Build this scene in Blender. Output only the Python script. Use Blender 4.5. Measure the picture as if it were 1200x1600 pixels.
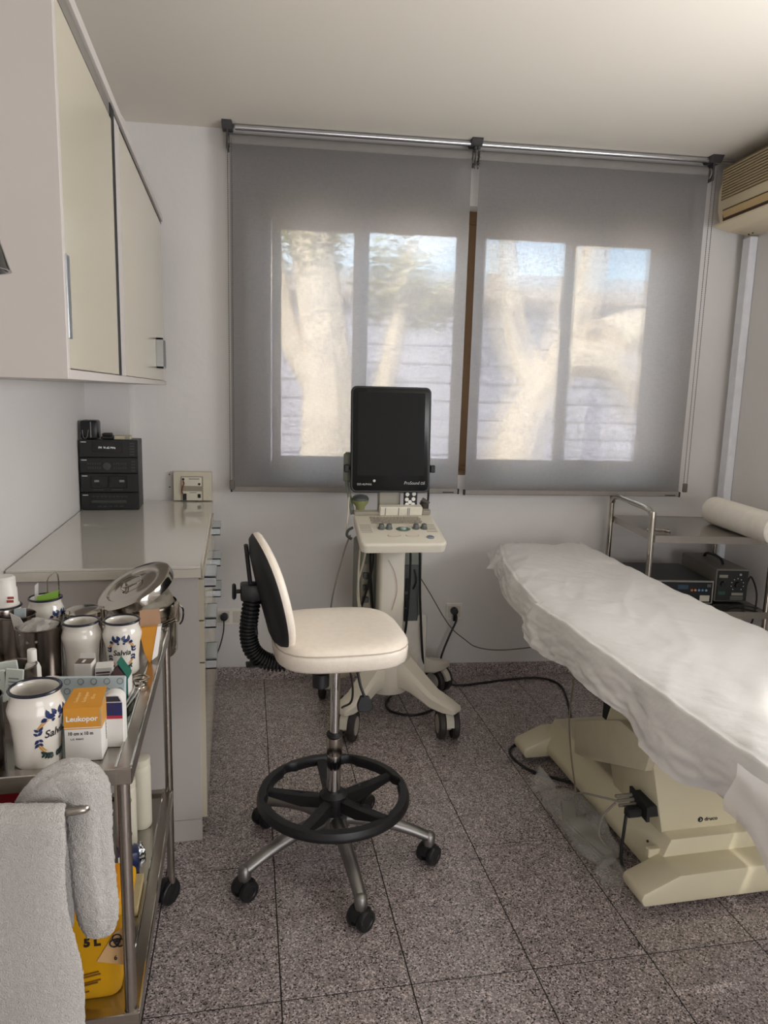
import bpy, bmesh, math, random
from math import sin, cos, pi, radians, sqrt, atan2
from mathutils import Vector, Matrix, noise

random.seed(7)
SC = bpy.context.scene
COL = SC.collection
for o in list(bpy.data.objects):
    bpy.data.objects.remove(o)

# ------------------------------------------------------------------ camera
H = 1.4347
YAW, PITCH, ROLL, F = -0.20853, 0.16345, 0.02700, 1123.23
cam_d = bpy.data.cameras.new('camera')
cam = bpy.data.objects.new('camera', cam_d)
COL.objects.link(cam)
_r = Vector((cos(YAW), sin(YAW), 0)); _f = Vector((-sin(YAW), cos(YAW), 0)); _u = Vector((0, 0, 1))
_f2 = _f * cos(PITCH) - _u * sin(PITCH); _u2 = _u * cos(PITCH) + _f * sin(PITCH)
_r3 = _r * cos(ROLL) + _u2 * sin(ROLL); _u3 = -_r * sin(ROLL) + _u2 * cos(ROLL)
cam.matrix_world = Matrix(((_r3.x, _u3.x, -_f2.x, 0), (_r3.y, _u3.y, -_f2.y, 0), (_r3.z, _u3.z, -_f2.z, H), (0, 0, 0, 1)))
cam_d.sensor_fit = 'VERTICAL'
cam_d.sensor_height = 24.0
cam_d.lens = 24.0 * F / 1600.0
cam_d.clip_start = 0.02
SC.camera = cam

# ------------------------------------------------------------------ colour management
vs = SC.view_settings
vs.view_transform = 'Standard'
vs.look = 'None'
vs.gamma = 1.0
vs.use_curve_mapping = False
vs.exposure = 1.25

# ------------------------------------------------------------------ sky, sun, room light
wd = bpy.data.worlds.new('sky')
SC.world = wd
wd.use_nodes = True
nt = wd.node_tree
nt.nodes.clear()
wo = nt.nodes.new('ShaderNodeOutputWorld')
bg = nt.nodes.new('ShaderNodeBackground')
sky = nt.nodes.new('ShaderNodeTexSky')
sky.sky_type = 'NISHITA'
sky.sun_disc = False
sky.sun_elevation = radians(38)
sky.sun_rotation = radians(205)
tc = nt.nodes.new('ShaderNodeTexCoord')
mp = nt.nodes.new('ShaderNodeMapping')
mp.inputs['Scale'].default_value = (1.0, 1.0, 2.6)
nz = nt.nodes.new('ShaderNodeTexNoise')
nz.inputs['Scale'].default_value = 2.2
nz.inputs['Detail'].default_value = 5
cr = nt.nodes.new('ShaderNodeValToRGB')
cr.color_ramp.elements[0].position = 0.47
cr.color_ramp.elements[1].position = 0.62
mx = nt.nodes.new('ShaderNodeMix'); mx.data_type = 'RGBA'
mx.inputs[7].default_value = (10, 10.4, 11, 1)
SKY_STRENGTH = 0.48
bg.inputs['Strength'].default_value = SKY_STRENGTH
L = nt.links.new
L(tc.outputs['Generated'], mp.inputs['Vector']); L(mp.outputs[0], nz.inputs['Vector'])
L(nz.outputs['Fac'], cr.inputs['Fac']); L(cr.outputs['Color'], mx.inputs[0])
L(sky.outputs['Color'], mx.inputs[6]); L(mx.outputs[2], bg.inputs['Color']); L(bg.outputs[0], wo.inputs['Surface'])

sun_d = bpy.data.lights.new('sun', 'SUN')
sun_d.energy = 8.8
sun_d.angle = radians(0.6)
sun_d.color = (1.0, 0.93, 0.84)
sun = bpy.data.objects.new('sun', sun_d)
COL.objects.link(sun)
sun.rotation_euler = Vector((0.42, 0.78, -0.62)).to_track_quat('-Z', 'Y').to_euler()

# added soft fill from behind the camera; the wall there has no opening
PHI = -0.08507
dl = bpy.data.lights.new('rear_fill_light', 'AREA')
dl.shape = 'RECTANGLE'; dl.size = 1.5; dl.size_y = 1.5; dl.energy = 11.0; dl.color = (0.98, 0.98, 1.0)
dlo = bpy.data.objects.new('rear_fill_light', dl); COL.objects.link(dlo)
dlo.location = (1.1, -1.05, 0.85)
dlo.rotation_euler = Vector((-0.1, 1, 0.1)).to_track_quat('-Z', 'Z').to_euler()

# lamp for an assumed, unbuilt second window, out of view along the right wall
rl = bpy.data.lights.new('side_window_light', 'AREA')
rl.shape = 'RECTANGLE'; rl.size = 1.1; rl.size_y = 1.1; rl.energy = 26.0; rl.color = (0.96, 0.98, 1.0)
rlo = bpy.data.objects.new('side_window_light', rl); COL.objects.link(rlo)
rlo.location = (2.22, 1.10, 1.62)
rlo.rotation_euler = Vector((-1, 0.1, 0.75)).to_track_quat('-Z', 'Z').to_euler()

# spot lamp as sun from that assumed window, onto the couch's near end
sl = bpy.data.lights.new('side_window_sun', 'SPOT')
sl.energy = 150.0; sl.spot_size = radians(12); sl.spot_blend = 0.25; sl.shadow_soft_size = 0.03; sl.color = (1.0, 0.95, 0.88)
slo = bpy.data.objects.new('side_window_sun', sl); COL.objects.link(slo)
slo.location = (2.10, -0.55, 2.30)
slo.rotation_euler = (Vector((1.40, 1.04, 0.75)) - Vector((2.10, -0.55, 2.30))).to_track_quat('-Z', 'Z').to_euler()

# ------------------------------------------------------------------ materials
def lin(c):
    return tuple(((v / 255) / 12.92 if v / 255 <= 0.04045 else (((v / 255) + 0.055) / 1.055) ** 2.4) for v in c)

MATS = {}
def mat(name, col, rough=0.5, metal=0.0, var=0.0, vscale=20, bump=0.0, bscale=60, coat=0.0, spec=None, trans=0.0, alpha=1.0, emis=None, stretch=None):
    if name in MATS: return MATS[name]
    m = bpy.data.materials.new(name); m.use_nodes = True
    t = m.node_tree; b = t.nodes['Principled BSDF']
    c = lin(col) + (1,)
    b.inputs['Base Color'].default_value = c
    b.inputs['Roughness'].default_value = rough
    b.inputs['Metallic'].default_value = metal
    if coat: b.inputs['Coat Weight'].default_value = coat; b.inputs['Coat Roughness'].default_value = 0.06
    if spec is not None: b.inputs['Specular IOR Level'].default_value = spec
    if trans: b.inputs['Transmission Weight'].default_value = trans
    if alpha < 1: b.inputs['Alpha'].default_value = alpha
    if emis: b.inputs['Emission Color'].default_value = lin(emis[0]) + (1,); b.inputs['Emission Strength'].default_value = emis[1]
    tc = t.nodes.new('ShaderNodeTexCoord'); vec = tc.outputs['Object']
    if stretch:
        mp = t.nodes.new('ShaderNodeMapping'); mp.inputs['Scale'].default_value = stretch
        t.links.new(vec, mp.inputs['Vector']); vec = mp.outputs[0]
    # every material gets procedural colour variation
    v = var if var else 0.04
    n = t.nodes.new('ShaderNodeTexNoise'); n.inputs['Scale'].default_value = vscale; n.inputs['Detail'].default_value = 4
    t.links.new(vec, n.inputs['Vector'])
    mr = t.nodes.new('ShaderNodeMapRange'); mr.inputs[1].default_value = 0.3; mr.inputs[2].default_value = 0.7
    mr.inputs[3].default_value = 1 - v; mr.inputs[4].default_value = 1 + v
    t.links.new(n.outputs['Fac'], mr.inputs[0])
    hs = t.nodes.new('ShaderNodeHueSaturation'); hs.inputs['Color'].default_value = c
    t.links.new(mr.outputs[0], hs.inputs['Value']); t.links.new(hs.outputs[0], b.inputs['Base Color'])
    if bump:
        n2 = t.nodes.new('ShaderNodeTexNoise'); n2.inputs['Scale'].default_value = bscale; n2.inputs['Detail'].default_value = 3
        t.links.new(vec, n2.inputs['Vector'])
        bp = t.nodes.new('ShaderNodeBump'); bp.inputs['Strength'].default_value = bump; bp.inputs['Distance'].default_value = 0.01
        t.links.new(n2.outputs['Fac'], bp.inputs['Height']); t.links.new(bp.outputs[0], b.inputs['Normal'])
    MATS[name] = m
    return m

WALL = mat('wall_paint', (220, 216, 213), 0.7, bump=0.10, bscale=22, var=0.015, vscale=3)
WALLB = mat('rough_wall_paint', (218, 214, 212), 0.62, bump=0.22, bscale=16, var=0.015, vscale=3)
CEIL = mat('ceiling_paint', (222, 215, 203), 0.85, var=0.01, vscale=1)
LACQ = mat('white_lacquer', (200, 192, 172), 0.22, var=0.01, vscale=2, coat=0.3)
CARC = mat('white_melamine', (192, 185, 180), 0.5, var=0.01, vscale=2)
GLOSS = mat('glossy_white_top', (216, 212, 203), 0.07, var=0.01, vscale=2, coat=0.5)
STEEL = mat('brushed_steel', (176, 170, 162), 0.26, 1.0, var=0.06, vscale=30, stretch=(1, 1, 14))
STEELP = mat('polished_steel', (188, 182, 172), 0.14, 1.0, var=0.05, vscale=14)
STEELS = mat('steel_sheet', (170, 166, 160), 0.2, 1.0, var=0.04, vscale=8, bump=0.02, bscale=9)
CHROME = mat('chrome', (205, 203, 200), 0.07, 1.0)
ALU = mat('cast_aluminium', (150, 148, 146), 0.42, 1.0, var=0.05)
BLKP = mat('black_plastic', (27, 27, 29), 0.42, bump=0.03, bscale=200)
BLKM = mat('matt_black_plastic', (22, 22, 23), 0.6)
BLKG = mat('gloss_black', (10, 10, 12), 0.09, coat=0.4)
RUB = mat('black_rubber', (20, 20, 21), 0.62)
CREAM = mat('cream_vinyl', (240, 229, 214), 0.34, var=0.03, vscale=60, bump=0.12, bscale=240)
ABS = mat('cream_plastic', (214, 207, 192), 0.42, var=0.01)
ABSG = mat('grey_green_plastic', (120, 124, 112), 0.5)
ABSD = mat('dark_grey_plastic', (72, 76, 74), 0.5)
TBL = mat('cream_enamel', (216, 207, 178), 0.35, var=0.025, vscale=6)
BEIGE = mat('beige_plastic', (214, 200, 170), 0.45, var=0.01)
BRWN = mat('brown_aluminium', (120, 92, 62), 0.42, 0.2)
GROUT = mat('grout', (30, 27, 27), 0.95)
BEAD = mat('grey_bead', (86, 84, 84), 0.5)
WHT = mat('white_plastic', (226, 222, 214), 0.4)
PAPER = mat('white_paper', (226, 220, 212), 0.8, bump=0.05, bscale=80)
CARD = mat('white_card', (222, 219, 214), 0.55)
INK = mat('black_ink', (28, 26, 30), 0.6)
INKG = mat('grey_ink', (120, 112, 108), 0.6)
WINK = mat('white_ink', (225, 225, 222), 0.6)

def floor_mat():
    m = bpy.data.materials.new('granite_tile'); m.use_nodes = True
    t = m.node_tree; b = t.nodes['Principled BSDF']; N = t.nodes.new; K = t.links.new
    g = N('ShaderNodeNewGeometry'); oi = N('ShaderNodeObjectInfo')
    ad = N('ShaderNodeVectorMath'); ad.operation = 'MULTIPLY_ADD'
    K(oi.outputs['Random'], ad.inputs[0]); ad.inputs[1].default_value = (7, 5, 3); K(g.outputs['Position'], ad.inputs[2])
    v = N('ShaderNodeTexVoronoi'); v.inputs['Scale'].default_value = 300; v.inputs['Randomness'].default_value = 1
    K(ad.outputs[0], v.inputs['Vector'])
    sp = N('ShaderNodeSeparateColor'); K(v.outputs['Color'], sp.inputs[0])
    cr = N('ShaderNodeValToRGB'); e = cr.color_ramp.elements
    e[0].position = 0.0; e[0].color = lin((34, 31, 32)) + (1,)
    e[1].position = 1.0; e[1].color = lin((168, 158, 157)) + (1,)
    for p_, c_ in ((0.12, (48, 44, 44)), (0.16, (96, 88, 87)), (0.5, (114, 105, 104)), (0.8, (130, 121, 120)), (0.86, (156, 147, 146))):
        q = e.new(p_); q.color = lin(c_) + (1,)
    K(sp.outputs[0], cr.inputs['Fac'])
    n = N('ShaderNodeTexNoise'); n.inputs['Scale'].default_value = 26; n.inputs['Detail'].default_value = 6
    K(ad.outputs[0], n.inputs['Vector'])
    mr = N('ShaderNodeMapRange'); mr.inputs[1].default_value = .3; mr.inputs[2].default_value = .7; mr.inputs[3].default_value = 1.7; mr.inputs[4].default_value = 2.3
    K(n.outputs['Fac'], mr.inputs[0])
    hs = N('ShaderNodeHueSaturation'); hs.inputs['Saturation'].default_value = 1.0
    K(cr.outputs[0], hs.inputs['Color']); K(mr.outputs[0], hs.inputs['Value'])
    K(hs.outputs[0], b.inputs['Base Color'])
    b.inputs['Roughness'].default_value = 0.17; b.inputs['Specular IOR Level'].default_value = 0.7
    n2 = N('ShaderNodeTexNoise'); n2.inputs['Scale'].default_value = 75; n2.inputs['Detail'].default_value = 2
    K(g.outputs['Position'], n2.inputs['Vector'])
    bp = N('ShaderNodeBump'); bp.inputs['Strength'].default_value = 0.22; bp.inputs['Distance'].default_value = 0.003
    K(n2.outputs['Fac'], bp.inputs['Height']); K(bp.outputs[0], b.inputs['Normal'])
    return m
TILE = floor_mat()

def fabric_mat():
    m = bpy.data.materials.new('screen_fabric'); m.use_nodes = True
    t = m.node_tree; N = t.nodes.new; K = t.links.new
    t.nodes.clear()
    out = N('ShaderNodeOutputMaterial')
    d = N('ShaderNodeBsdfDiffuse'); tr = N('ShaderNodeBsdfTranslucent'); tp = N('ShaderNodeBsdfTransparent')
    tc = N('ShaderNodeTexCoord')
    mp = N('ShaderNodeMapping'); mp.inputs['Scale'].default_value = (1, 1, 0.22)
    K(tc.outputs['Object'], mp.inputs['Vector'])
    n = N('ShaderNodeTexNoise'); n.inputs['Scale'].default_value = 260; n.inputs['Detail'].default_value = 3
    K(mp.outputs[0], n.inputs['Vector'])
    mp2 = N('ShaderNodeMapping'); mp2.inputs['Scale'].default_value = (0.2, 1, 1)
    K(tc.outputs['Object'], mp2.inputs['Vector'])
    n2 = N('ShaderNodeTexNoise'); n2.inputs['Scale'].default_value = 260; n2.inputs['Detail'].default_value = 3
    K(mp2.outputs[0], n2.inputs['Vector'])
    av = N('ShaderNodeMath'); av.operation = 'ADD'; K(n.outputs['Fac'], av.inputs[0]); K(n2.outputs['Fac'], av.inputs[1])
    mr = N('ShaderNodeMapRange'); mr.inputs[1].default_value = .7; mr.inputs[2].default_value = 1.3; mr.inputs[3].default_value = .035; mr.inputs[4].default_value = .125
    K(av.outputs[0], mr.inputs[0])
    hs = N('ShaderNodeMapRange'); hs.inputs[1].default_value = .7; hs.inputs[2].default_value = 1.3; hs.inputs[3].default_value = .9; hs.inputs[4].default_value = 1.1
    K(av.outputs[0], hs.inputs[0])
    h2 = N('ShaderNodeHueSaturation'); h2.inputs['Color'].default_value = lin((136, 134, 133)) + (1,); K(hs.outputs[0], h2.inputs['Value'])
    K(h2.outputs[0], d.inputs['Color'])
    tr.inputs['Color'].default_value = lin((184, 182, 180)) + (1,)
    m1 = N('ShaderNodeMixShader'); m1.inputs[0].default_value = 0.52
    K(d.outputs[0], m1.inputs[1]); K(tr.outputs[0], m1.inputs[2])
    rf = N('ShaderNodeBsdfRefraction'); rf.inputs['IOR'].default_value = 1.12; rf.inputs['Roughness'].default_value = 0.3
    m3 = N('ShaderNodeMixShader'); m3.inputs[0].default_value = 0.5; K(tp.outputs[0], m3.inputs[1]); K(rf.outputs[0], m3.inputs[2])
    m2 = N('ShaderNodeMixShader'); K(mr.outputs[0], m2.inputs[0]); K(m1.outputs[0], m2.inputs[1]); K(m3.outputs[0], m2.inputs[2])
    K(m2.outputs[0], out.inputs['Surface'])
    return m
FABRIC = fabric_mat()

def trans_mat(name, col, tl, tpar, rough=0.5, tcol=None, bump=0.0, bscale=60):
    """thin sheet: diffuse + translucent + see-through"""
    m = bpy.data.materials.new(name); m.use_nodes = True
    t = m.node_tree; N = t.nodes.new; K = t.links.new
    b = t.nodes['Principled BSDF']; out = t.nodes['Material Output']
    b.inputs['Base Color'].default_value = lin(col) + (1,); b.inputs['Roughness'].default_value = rough
    tr = N('ShaderNodeBsdfTranslucent'); tr.inputs['Color'].default_value = lin(tcol or col) + (1,)
    tp = N('ShaderNodeBsdfTransparent')
    m1 = N('ShaderNodeMixShader'); m1.inputs[0].default_value = tl; K(b.outputs[0], m1.inputs[1]); K(tr.outputs[0], m1.inputs[2])
    m2 = N('ShaderNodeMixShader'); m2.inputs[0].default_value = tpar; K(m1.outputs[0], m2.inputs[1]); K(tp.outputs[0], m2.inputs[2])
    if bump:
        tc = N('ShaderNodeTexCoord'); n = N('ShaderNodeTexNoise'); n.inputs['Scale'].default_value = bscale; n.inputs['Detail'].default_value = 4
        K(tc.outputs['Object'], n.inputs['Vector'])
        bp = N('ShaderNodeBump'); bp.inputs['Strength'].default_value = bump; bp.inputs['Distance'].default_value = 0.01
        K(n.outputs['Fac'], bp.inputs['Height']); K(bp.outputs[0], b.inputs['Normal']); K(bp.outputs[0], tr.inputs['Normal'])
    K(m2.outputs[0], out.inputs['Surface'])
    return m
def glass_mat():
    m = bpy.data.materials.new('window_glass'); m.use_nodes = True
    t = m.node_tree; N = t.nodes.new; K = t.links.new; t.nodes.clear()
    out = N('ShaderNodeOutputMaterial'); tp = N('ShaderNodeBsdfTransparent'); gl = N('ShaderNodeBsdfGlossy')
    tp.inputs['Color'].default_value = (.95, .97, .96, 1); gl.inputs['Roughness'].default_value = 0.02
    fr = N('ShaderNodeFresnel'); fr.inputs['IOR'].default_value = 1.45
    mx = N('ShaderNodeMixShader'); K(fr.outputs[0], mx.inputs[0]); K(tp.outputs[0], mx.inputs[1]); K(gl.outputs[0], mx.inputs[2])
    K(mx.outputs[0], out.inputs['Surface'])
    return m
GLASS = glass_mat()
SHEET = trans_mat('non_woven_sheet', (228, 226, 224), 0.16, 0.02, 0.75, bump=0.5, bscale=16)
FLAP = trans_mat('thin_sheet_flap', (232, 228, 224), 0.35, 0.22, 0.75, bump=0.3, bscale=18)
BAG = trans_mat('clear_plastic_bag', (214, 212, 206), 0.25, 0.68, 0.08, bump=0.9, bscale=30)
BAGW = trans_mat('white_plastic_film', (222, 218, 210), 0.3, 0.35, 0.18, bump=0.8, bscale=40)

# ------------------------------------------------------------------ mesh helper
def tagit(o, label=None, cat=None, group=None, kind=None):
    if label: o['label'] = label
    if cat: o['category'] = cat
    if group: o['group'] = group
    if kind: o['kind'] = kind
    return o

class B:
    """collects shapes in one bmesh"""
    def __init__(s): s.bm = bmesh.new()
    def _new(s, verts, M):
        if M is not None: bmesh.ops.transform(s.bm, matrix=M, verts=verts)
    def box(s, x0, x1, y0, y1, z0, z1, bev=0.0, M=None, seg=1):
        r = bmesh.ops.create_cube(s.bm, size=1.0)
        vs = r['verts']
        for v in vs:
            v.co = Vector((x0 + (v.co.x + .5) * (x1 - x0), y0 + (v.co.y + .5) * (y1 - y0), z0 + (v.co.z + .5) * (z1 - z0)))
        if bev > 0:
            es = list({e for v in vs for e in v.link_edges})
            r2 = bmesh.ops.bevel(s.bm, geom=es, offset=bev, segments=seg, affect='EDGES', profile=0.5)
            vs = list({v for f in r2['faces'] for v in f.verts} | {v for v in vs if v.is_valid})
        s._new(vs, M); return s
    def poly(s, pts, vec, M=None, bev=0.0, seg=1):
        """extrude polygon (3d pts) along vec"""
        a = [s.bm.verts.new(p) for p in pts]; c = [s.bm.verts.new(Vector(p) + Vector(vec)) for p in pts]
        s.bm.faces.new(a); s.bm.faces.new(c[::-1])
        n = len(pts)
        for i in range(n): s.bm.faces.new((a[i], c[i], c[(i + 1) % n], a[(i + 1) % n])[::-1])
        vs = a + c
        if bev:
            es = list({e for v in vs for e in v.link_edges})
            r2 = bmesh.ops.bevel(s.bm, geom=es, offset=bev, segments=seg, affect='EDGES', profile=0.5)
            vs = list({v for f in r2['faces'] for v in f.verts} | {v for v in vs if v.is_valid})
        s._new(vs, M); return s
    def lathe(s, prof, c=(0, 0, 0), seg=32, M=None, arc=2 * pi):
        rings = []; allv = []
        for r, z in prof:
            if r < 1e-6:
                v = s.bm.verts.new((c[0], c[1], c[2] + z)); rings.append([v]); allv.append(v)
            else:
                ring = [s.bm.verts.new((c[0] + r * cos(2 * pi * i / seg), c[1] + r * sin(2 * pi * i / seg), c[2] + z)) for i in range(seg)]
                rings.append(ring); allv += ring
        for a, b in zip(rings, rings[1:]):
            for i in range(seg):
                j = (i + 1) % seg
                if len(a) == 1 and len(b) == 1: continue
                if len(a) == 1: s.bm.faces.new((a[0], b[j], b[i]))
                elif len(b) == 1: s.bm.faces.new((a[i], a[j], b[0]))
                else: s.bm.faces.new((a[i], a[j], b[j], b[i]))
        s._new(allv, M); return s
    def cyl(s, p0, p1, r, seg=20, r2=None, M=None):
        p0, p1 = Vector(p0), Vector(p1); d = p1 - p0; Ln = d.length
        q = d.to_track_quat('Z', 'Y').to_matrix().to_4x4()
        T = Matrix.Translation(p0) @ q
        if M is not None: T = M @ T
        r2 = r if r2 is None else r2
        return s.lathe([(0, 0), (r, 0), (r2, Ln), (0, Ln)], seg=seg, M=T)
    def tube(s, pts, r, seg=8, smooth=4, closed=False, caps=True, radf=None, M=None):
        P = [Vector(p) for p in pts]
        if smooth > 1 and len(P) > 2:
            Q = []
            n = len(P); rng = range(n if closed else n - 1)
            for i in rng:
                if closed: a, b, c, d = P[(i - 1) % n], P[i], P[(i + 1) % n], P[(i + 2) % n]
                else: a, b, c, d = P[max(i - 1, 0)], P[i], P[i + 1], P[min(i + 2, n - 1)]
                for k in range(smooth):
                    t = k / smooth
                    Q.append(0.5 * ((2 * b) + (c - a) * t + (2 * a - 5 * b + 4 * c - d) * t * t + (3 * b - a - 3 * c + d) * t ** 3))
            if not closed: Q.append(P[-1])
            P = Q
        n = len(P); rings = []; allv = []
        up = None
        for i in range(n):
            if closed: t = (P[(i + 1) % n] - P[(i - 1) % n])
            else: t = (P[min(i + 1, n - 1)] - P[max(i - 1, 0)])
            t.normalize()
            if up is None:
                up = Vector((0, 0, 1)) if abs(t.z) < 0.9 else Vector((1, 0, 0))
            up = (up - t * up.dot(t))
            if up.length < 1e-5: up = t.orthogonal()
            up.normalize(); sd = t.cross(up)
            rr = r if radf is None else radf(i / (n - 1))
            ring = [s.bm.verts.new(P[i] + (up * cos(2 * pi * k / seg) + sd * sin(2 * pi * k / seg)) * rr) for k in range(seg)]
            rings.append(ring); allv += ring
        m = n if closed else n - 1
        for i in range(m):
            a, b = rings[i], rings[(i + 1) % n]
            for k in range(seg):
                j = (k + 1) % seg
                s.bm.faces.new((a[k], b[k], b[j], a[j]))
        if caps and not closed:
            s.bm.faces.new(rings[0]); s.bm.faces.new(rings[-1][::-1])
        s._new(allv, M); return s
    def ball(s, c, r, sc=(1, 1, 1), u=16, v=10, M=None):
        T = Matrix.Translation(c) @ Matrix.Diagonal((sc[0], sc[1], sc[2], 1))
        if M is not None: T = M @ T
        bmesh.ops.create_uvsphere(s.bm, u_segments=u, v_segments=v, radius=r, matrix=T); return s
    def torus(s, c, R, r, seg=40, sub=8, M=None):
        pts = [(c[0] + R * cos(2 * pi * i / seg), c[1] + R * sin(2 * pi * i / seg), c[2]) for i in range(seg)]
        return s.tube(pts, r, sub, smooth=1, closed=True, M=M)
    def grid(s, fn, nu, nv):
        vv = [[s.bm.verts.new(fn(i / nu, j / nv)) for j in range(nv + 1)] for i in range(nu + 1)]
        for i in range(nu):
            for j in range(nv):
                s.bm.faces.new((vv[i][j], vv[i + 1][j], vv[i + 1][j + 1], vv[i][j + 1]))
        return s
    def mesh(s, name, m, ang=35):
        bmesh.ops.recalc_face_normals(s.bm, faces=s.bm.faces)
        me = bpy.data.meshes.new(name); s.bm.to_mesh(me); s.bm.free()
        me.materials.append(m)
        for p in me.polygons: p.use_smooth = True
        me.set_sharp_from_angle(angle=radians(ang))
        return me
    def out(s, name, m, parent=None, world=False, ang=35, label=None, kind=None, cat=None, group=None, loc=None):
        if world and parent is not None:
            bmesh.ops.transform(s.bm, matrix=MW(parent).inverted(), verts=s.bm.verts)
        if loc is not None and parent is None:
            bmesh.ops.translate(s.bm, vec=-Vector(loc), verts=s.bm.verts)
        o = bpy.data.objects.new(name, s.mesh(name, m, ang)); COL.objects.link(o)
        if parent is not None: o.parent = parent
        if loc is not None and parent is None: o.location = loc
        return tagit(o, label, cat, group, kind)

def MW(o):
    m = o.matrix_basis.copy() if o.type != 'CAMERA' else o.matrix_world
    m = Matrix.Translation(o.location) @ o.rotation_euler.to_matrix().to_4x4() @ Matrix.Diagonal((*o.scale, 1))
    return (MW(o.parent) @ m) if o.parent else m

def thing(name, label, cat, loc=(0, 0, 0), rz=0.0, group=None, parent=None, kind=None):
    o = bpy.data.objects.new(name, None); COL.objects.link(o)
    o.location = loc; o.rotation_euler = (0, 0, rz); o.empty_display_size = 0.1
    if parent is not None: o.parent = parent
    return tagit(o, label, cat, group, kind)

def copy_tree(o, parent=None):
    c = o.copy(); COL.objects.link(c)
    if parent is not None: c.parent = parent
    for ch in [k for k in bpy.data.objects if k.parent == o]: copy_tree(ch, c)
    return c

def text(s, size, m, parent, M, ext=0.0004, name='lettering', align='CENTER', warp=None, bold=0.0, shear=0.0, sx=1.0):
    cu = bpy.data.curves.new('t', 'FONT'); cu.body = s; cu.size = size; cu.extrude = ext if not warp else 0.0; cu.align_x = align; cu.align_y = 'CENTER'
    cu.offset = bold; cu.shear = shear; cu.resolution_u = 3
    o = bpy.data.objects.new('t', cu); COL.objects.link(o)
    dg = bpy.context.evaluated_depsgraph_get(); dg.update()
    me = bpy.data.meshes.new_from_object(o.evaluated_get(dg))
    bpy.data.objects.remove(o); bpy.data.curves.remove(cu)
    me.materials.clear(); me.materials.append(m)
    if sx != 1.0:
        for v in me.vertices: v.co.x *= sx
    if warp:
        bm = bmesh.new(); bm.from_mesh(me)
        bmesh.ops.triangulate(bm, faces=bm.faces); bmesh.ops.subdivide_edges(bm, edges=bm.edges, cuts=1)
        for v in bm.verts: v.co = warp(v.co.x, v.co.y)
        bm.to_mesh(me); bm.free()
    else:
        me.transform(M)
    me.name = name
    r = bpy.data.objects.new(name, me); COL.objects.link(r); r.parent = parent
    return r

def frame(origin, xa, ya):
    """matrix with given x axis, y axis (3d), origin"""
    x = Vector(xa).normalized(); y = Vector(ya).normalized(); z = x.cross(y).normalized(); y = z.cross(x)
    return Matrix(((x.x, y.x, z.x, origin[0]), (x.y, y.y, z.y, origin[1]), (x.z, y.z, z.z, origin[2]), (0, 0, 0, 1)))

# back wall frame: s along the wall (right), off into the room, z up
W0 = Vector((0.422, 3.455, 0)); WS = Vector((cos(PHI), sin(PHI), 0)); WN = Vector((sin(PHI), -cos(PHI), 0))
def WP(s, off, z): return W0 + WS * s + WN * off + Vector((0, 0, z))
MWALL = Matrix(((WS.x, -WN.x, 0, W0.x), (WS.y, -WN.y, 0, W0.y), (0, 0, 1, 0), (0, 0, 0, 1)))   # local y = into the wall
CH = 2.573

# ================================================================== SETTING
U, V = 0.318, 0.50737
A = Vector((0.1140, 2.0208, 0)); TR = -0.0204
b = B(); b.box(-0.80, 2.75, -1.30, 3.75, -0.10, -0.0015)
fl = b.out('floor', GROUT, kind='structure')
tb = B(); tb.box(0, U - 0.0032, 0, V - 0.0032, -0.012, 0.0, bev=0.0006)
tm = tb.mesh('tile', TILE)
for i in range(-4, 9):
    for j in range(-7, 4):
        x = A.x + i * U * cos(TR) - j * V * sin(TR); y = A.y + i * U * sin(TR) + j * V * cos(TR)
        if x > 2.55 or x < -0.98 or y > 3.52 or y < -1.6: continue
        o = bpy.data.objects.new('tile', tm); COL.objects.link(o); o.parent = fl
        o.location = (x, y, random.uniform(-0.0004, 0.0)); o.rotation_euler = (0, 0, TR)

b = B(); b.box(-0.80, 2.75, -1.30, 3.75, CH, CH + 0.12)
b.out('ceiling', CEIL, kind='structure')
b = B(); b.box(-0.79, -0.645, -1.20, 3.56, 0, CH)
b.out('wall_left', WALL, kind='structure')
# back wall with the window opening
WS0, WS1, WZ0, WZ1, WT = -0.30, 1.76, 1.045, 2.31, 0.26
b = B()
b.box(-1.12, WS0, 0, WT, 0, CH, M=MWALL); b.box(WS1, 2.24, 0, WT, 0, CH, M=MWALL)
b.box(WS0, WS1, 0, WT, 0, WZ0, M=MWALL); b.box(WS0, WS1, 0, WT, WZ1, CH, M=MWALL)
b.out('wall_back', WALLB, kind='structure')
# right wall, square to the back wall
MR = Matrix.Translation(WP(2.055, 0, 0)) @ Matrix.Rotation(PHI, 4, 'Z')
b = B(); b.box(0, 0.14, -4.6, 0.0, 0, CH, M=MR)
b.out('wall_right', WALL, kind='structure')
# wall behind the camera
b = B(); b.box(-0.80, 2.75, -1.30, -1.16, 0, CH)
b.out('wall_front', WALL, kind='structure')
b = B(); b.poly([(-0.645, 3.435, 0), (-0.458, 3.435, 0), (-0.448, 3.56, 0), (-0.645, 3.56, 0)], (0, 0, CH))
b.out('wall_pillar', WALL, kind='structure')
# skirting, tile by tile
bs = thing('baseboard_back', None, None, loc=WP(-0.55, 0, 0), rz=PHI, kind='structure')
sb = B(); sb.box(0.001, 0.3285, -0.009, 0.0, 0.0, 0.067, bev=0.0008); sm = sb.mesh('skirting_tile', TILE)
for k in range(8):
    if k == 7: continue
    o = bpy.data.objects.new('skirting_tile', sm); COL.objects.link(o); o.parent = bs; o.location = (k * 0.33 + 0.04, -0.0005, 0)
bs = thing('baseboard_right', None, None, loc=WP(2.055, 0.01, 0), rz=PHI - pi / 2, kind='structure')
for k in range(9):
    o = bpy.data.objects.new('skirting_tile', sm); COL.objects.link(o); o.parent = bs; o.location = (k * 0.33 + 0.004, -0.0005, 0)

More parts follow.
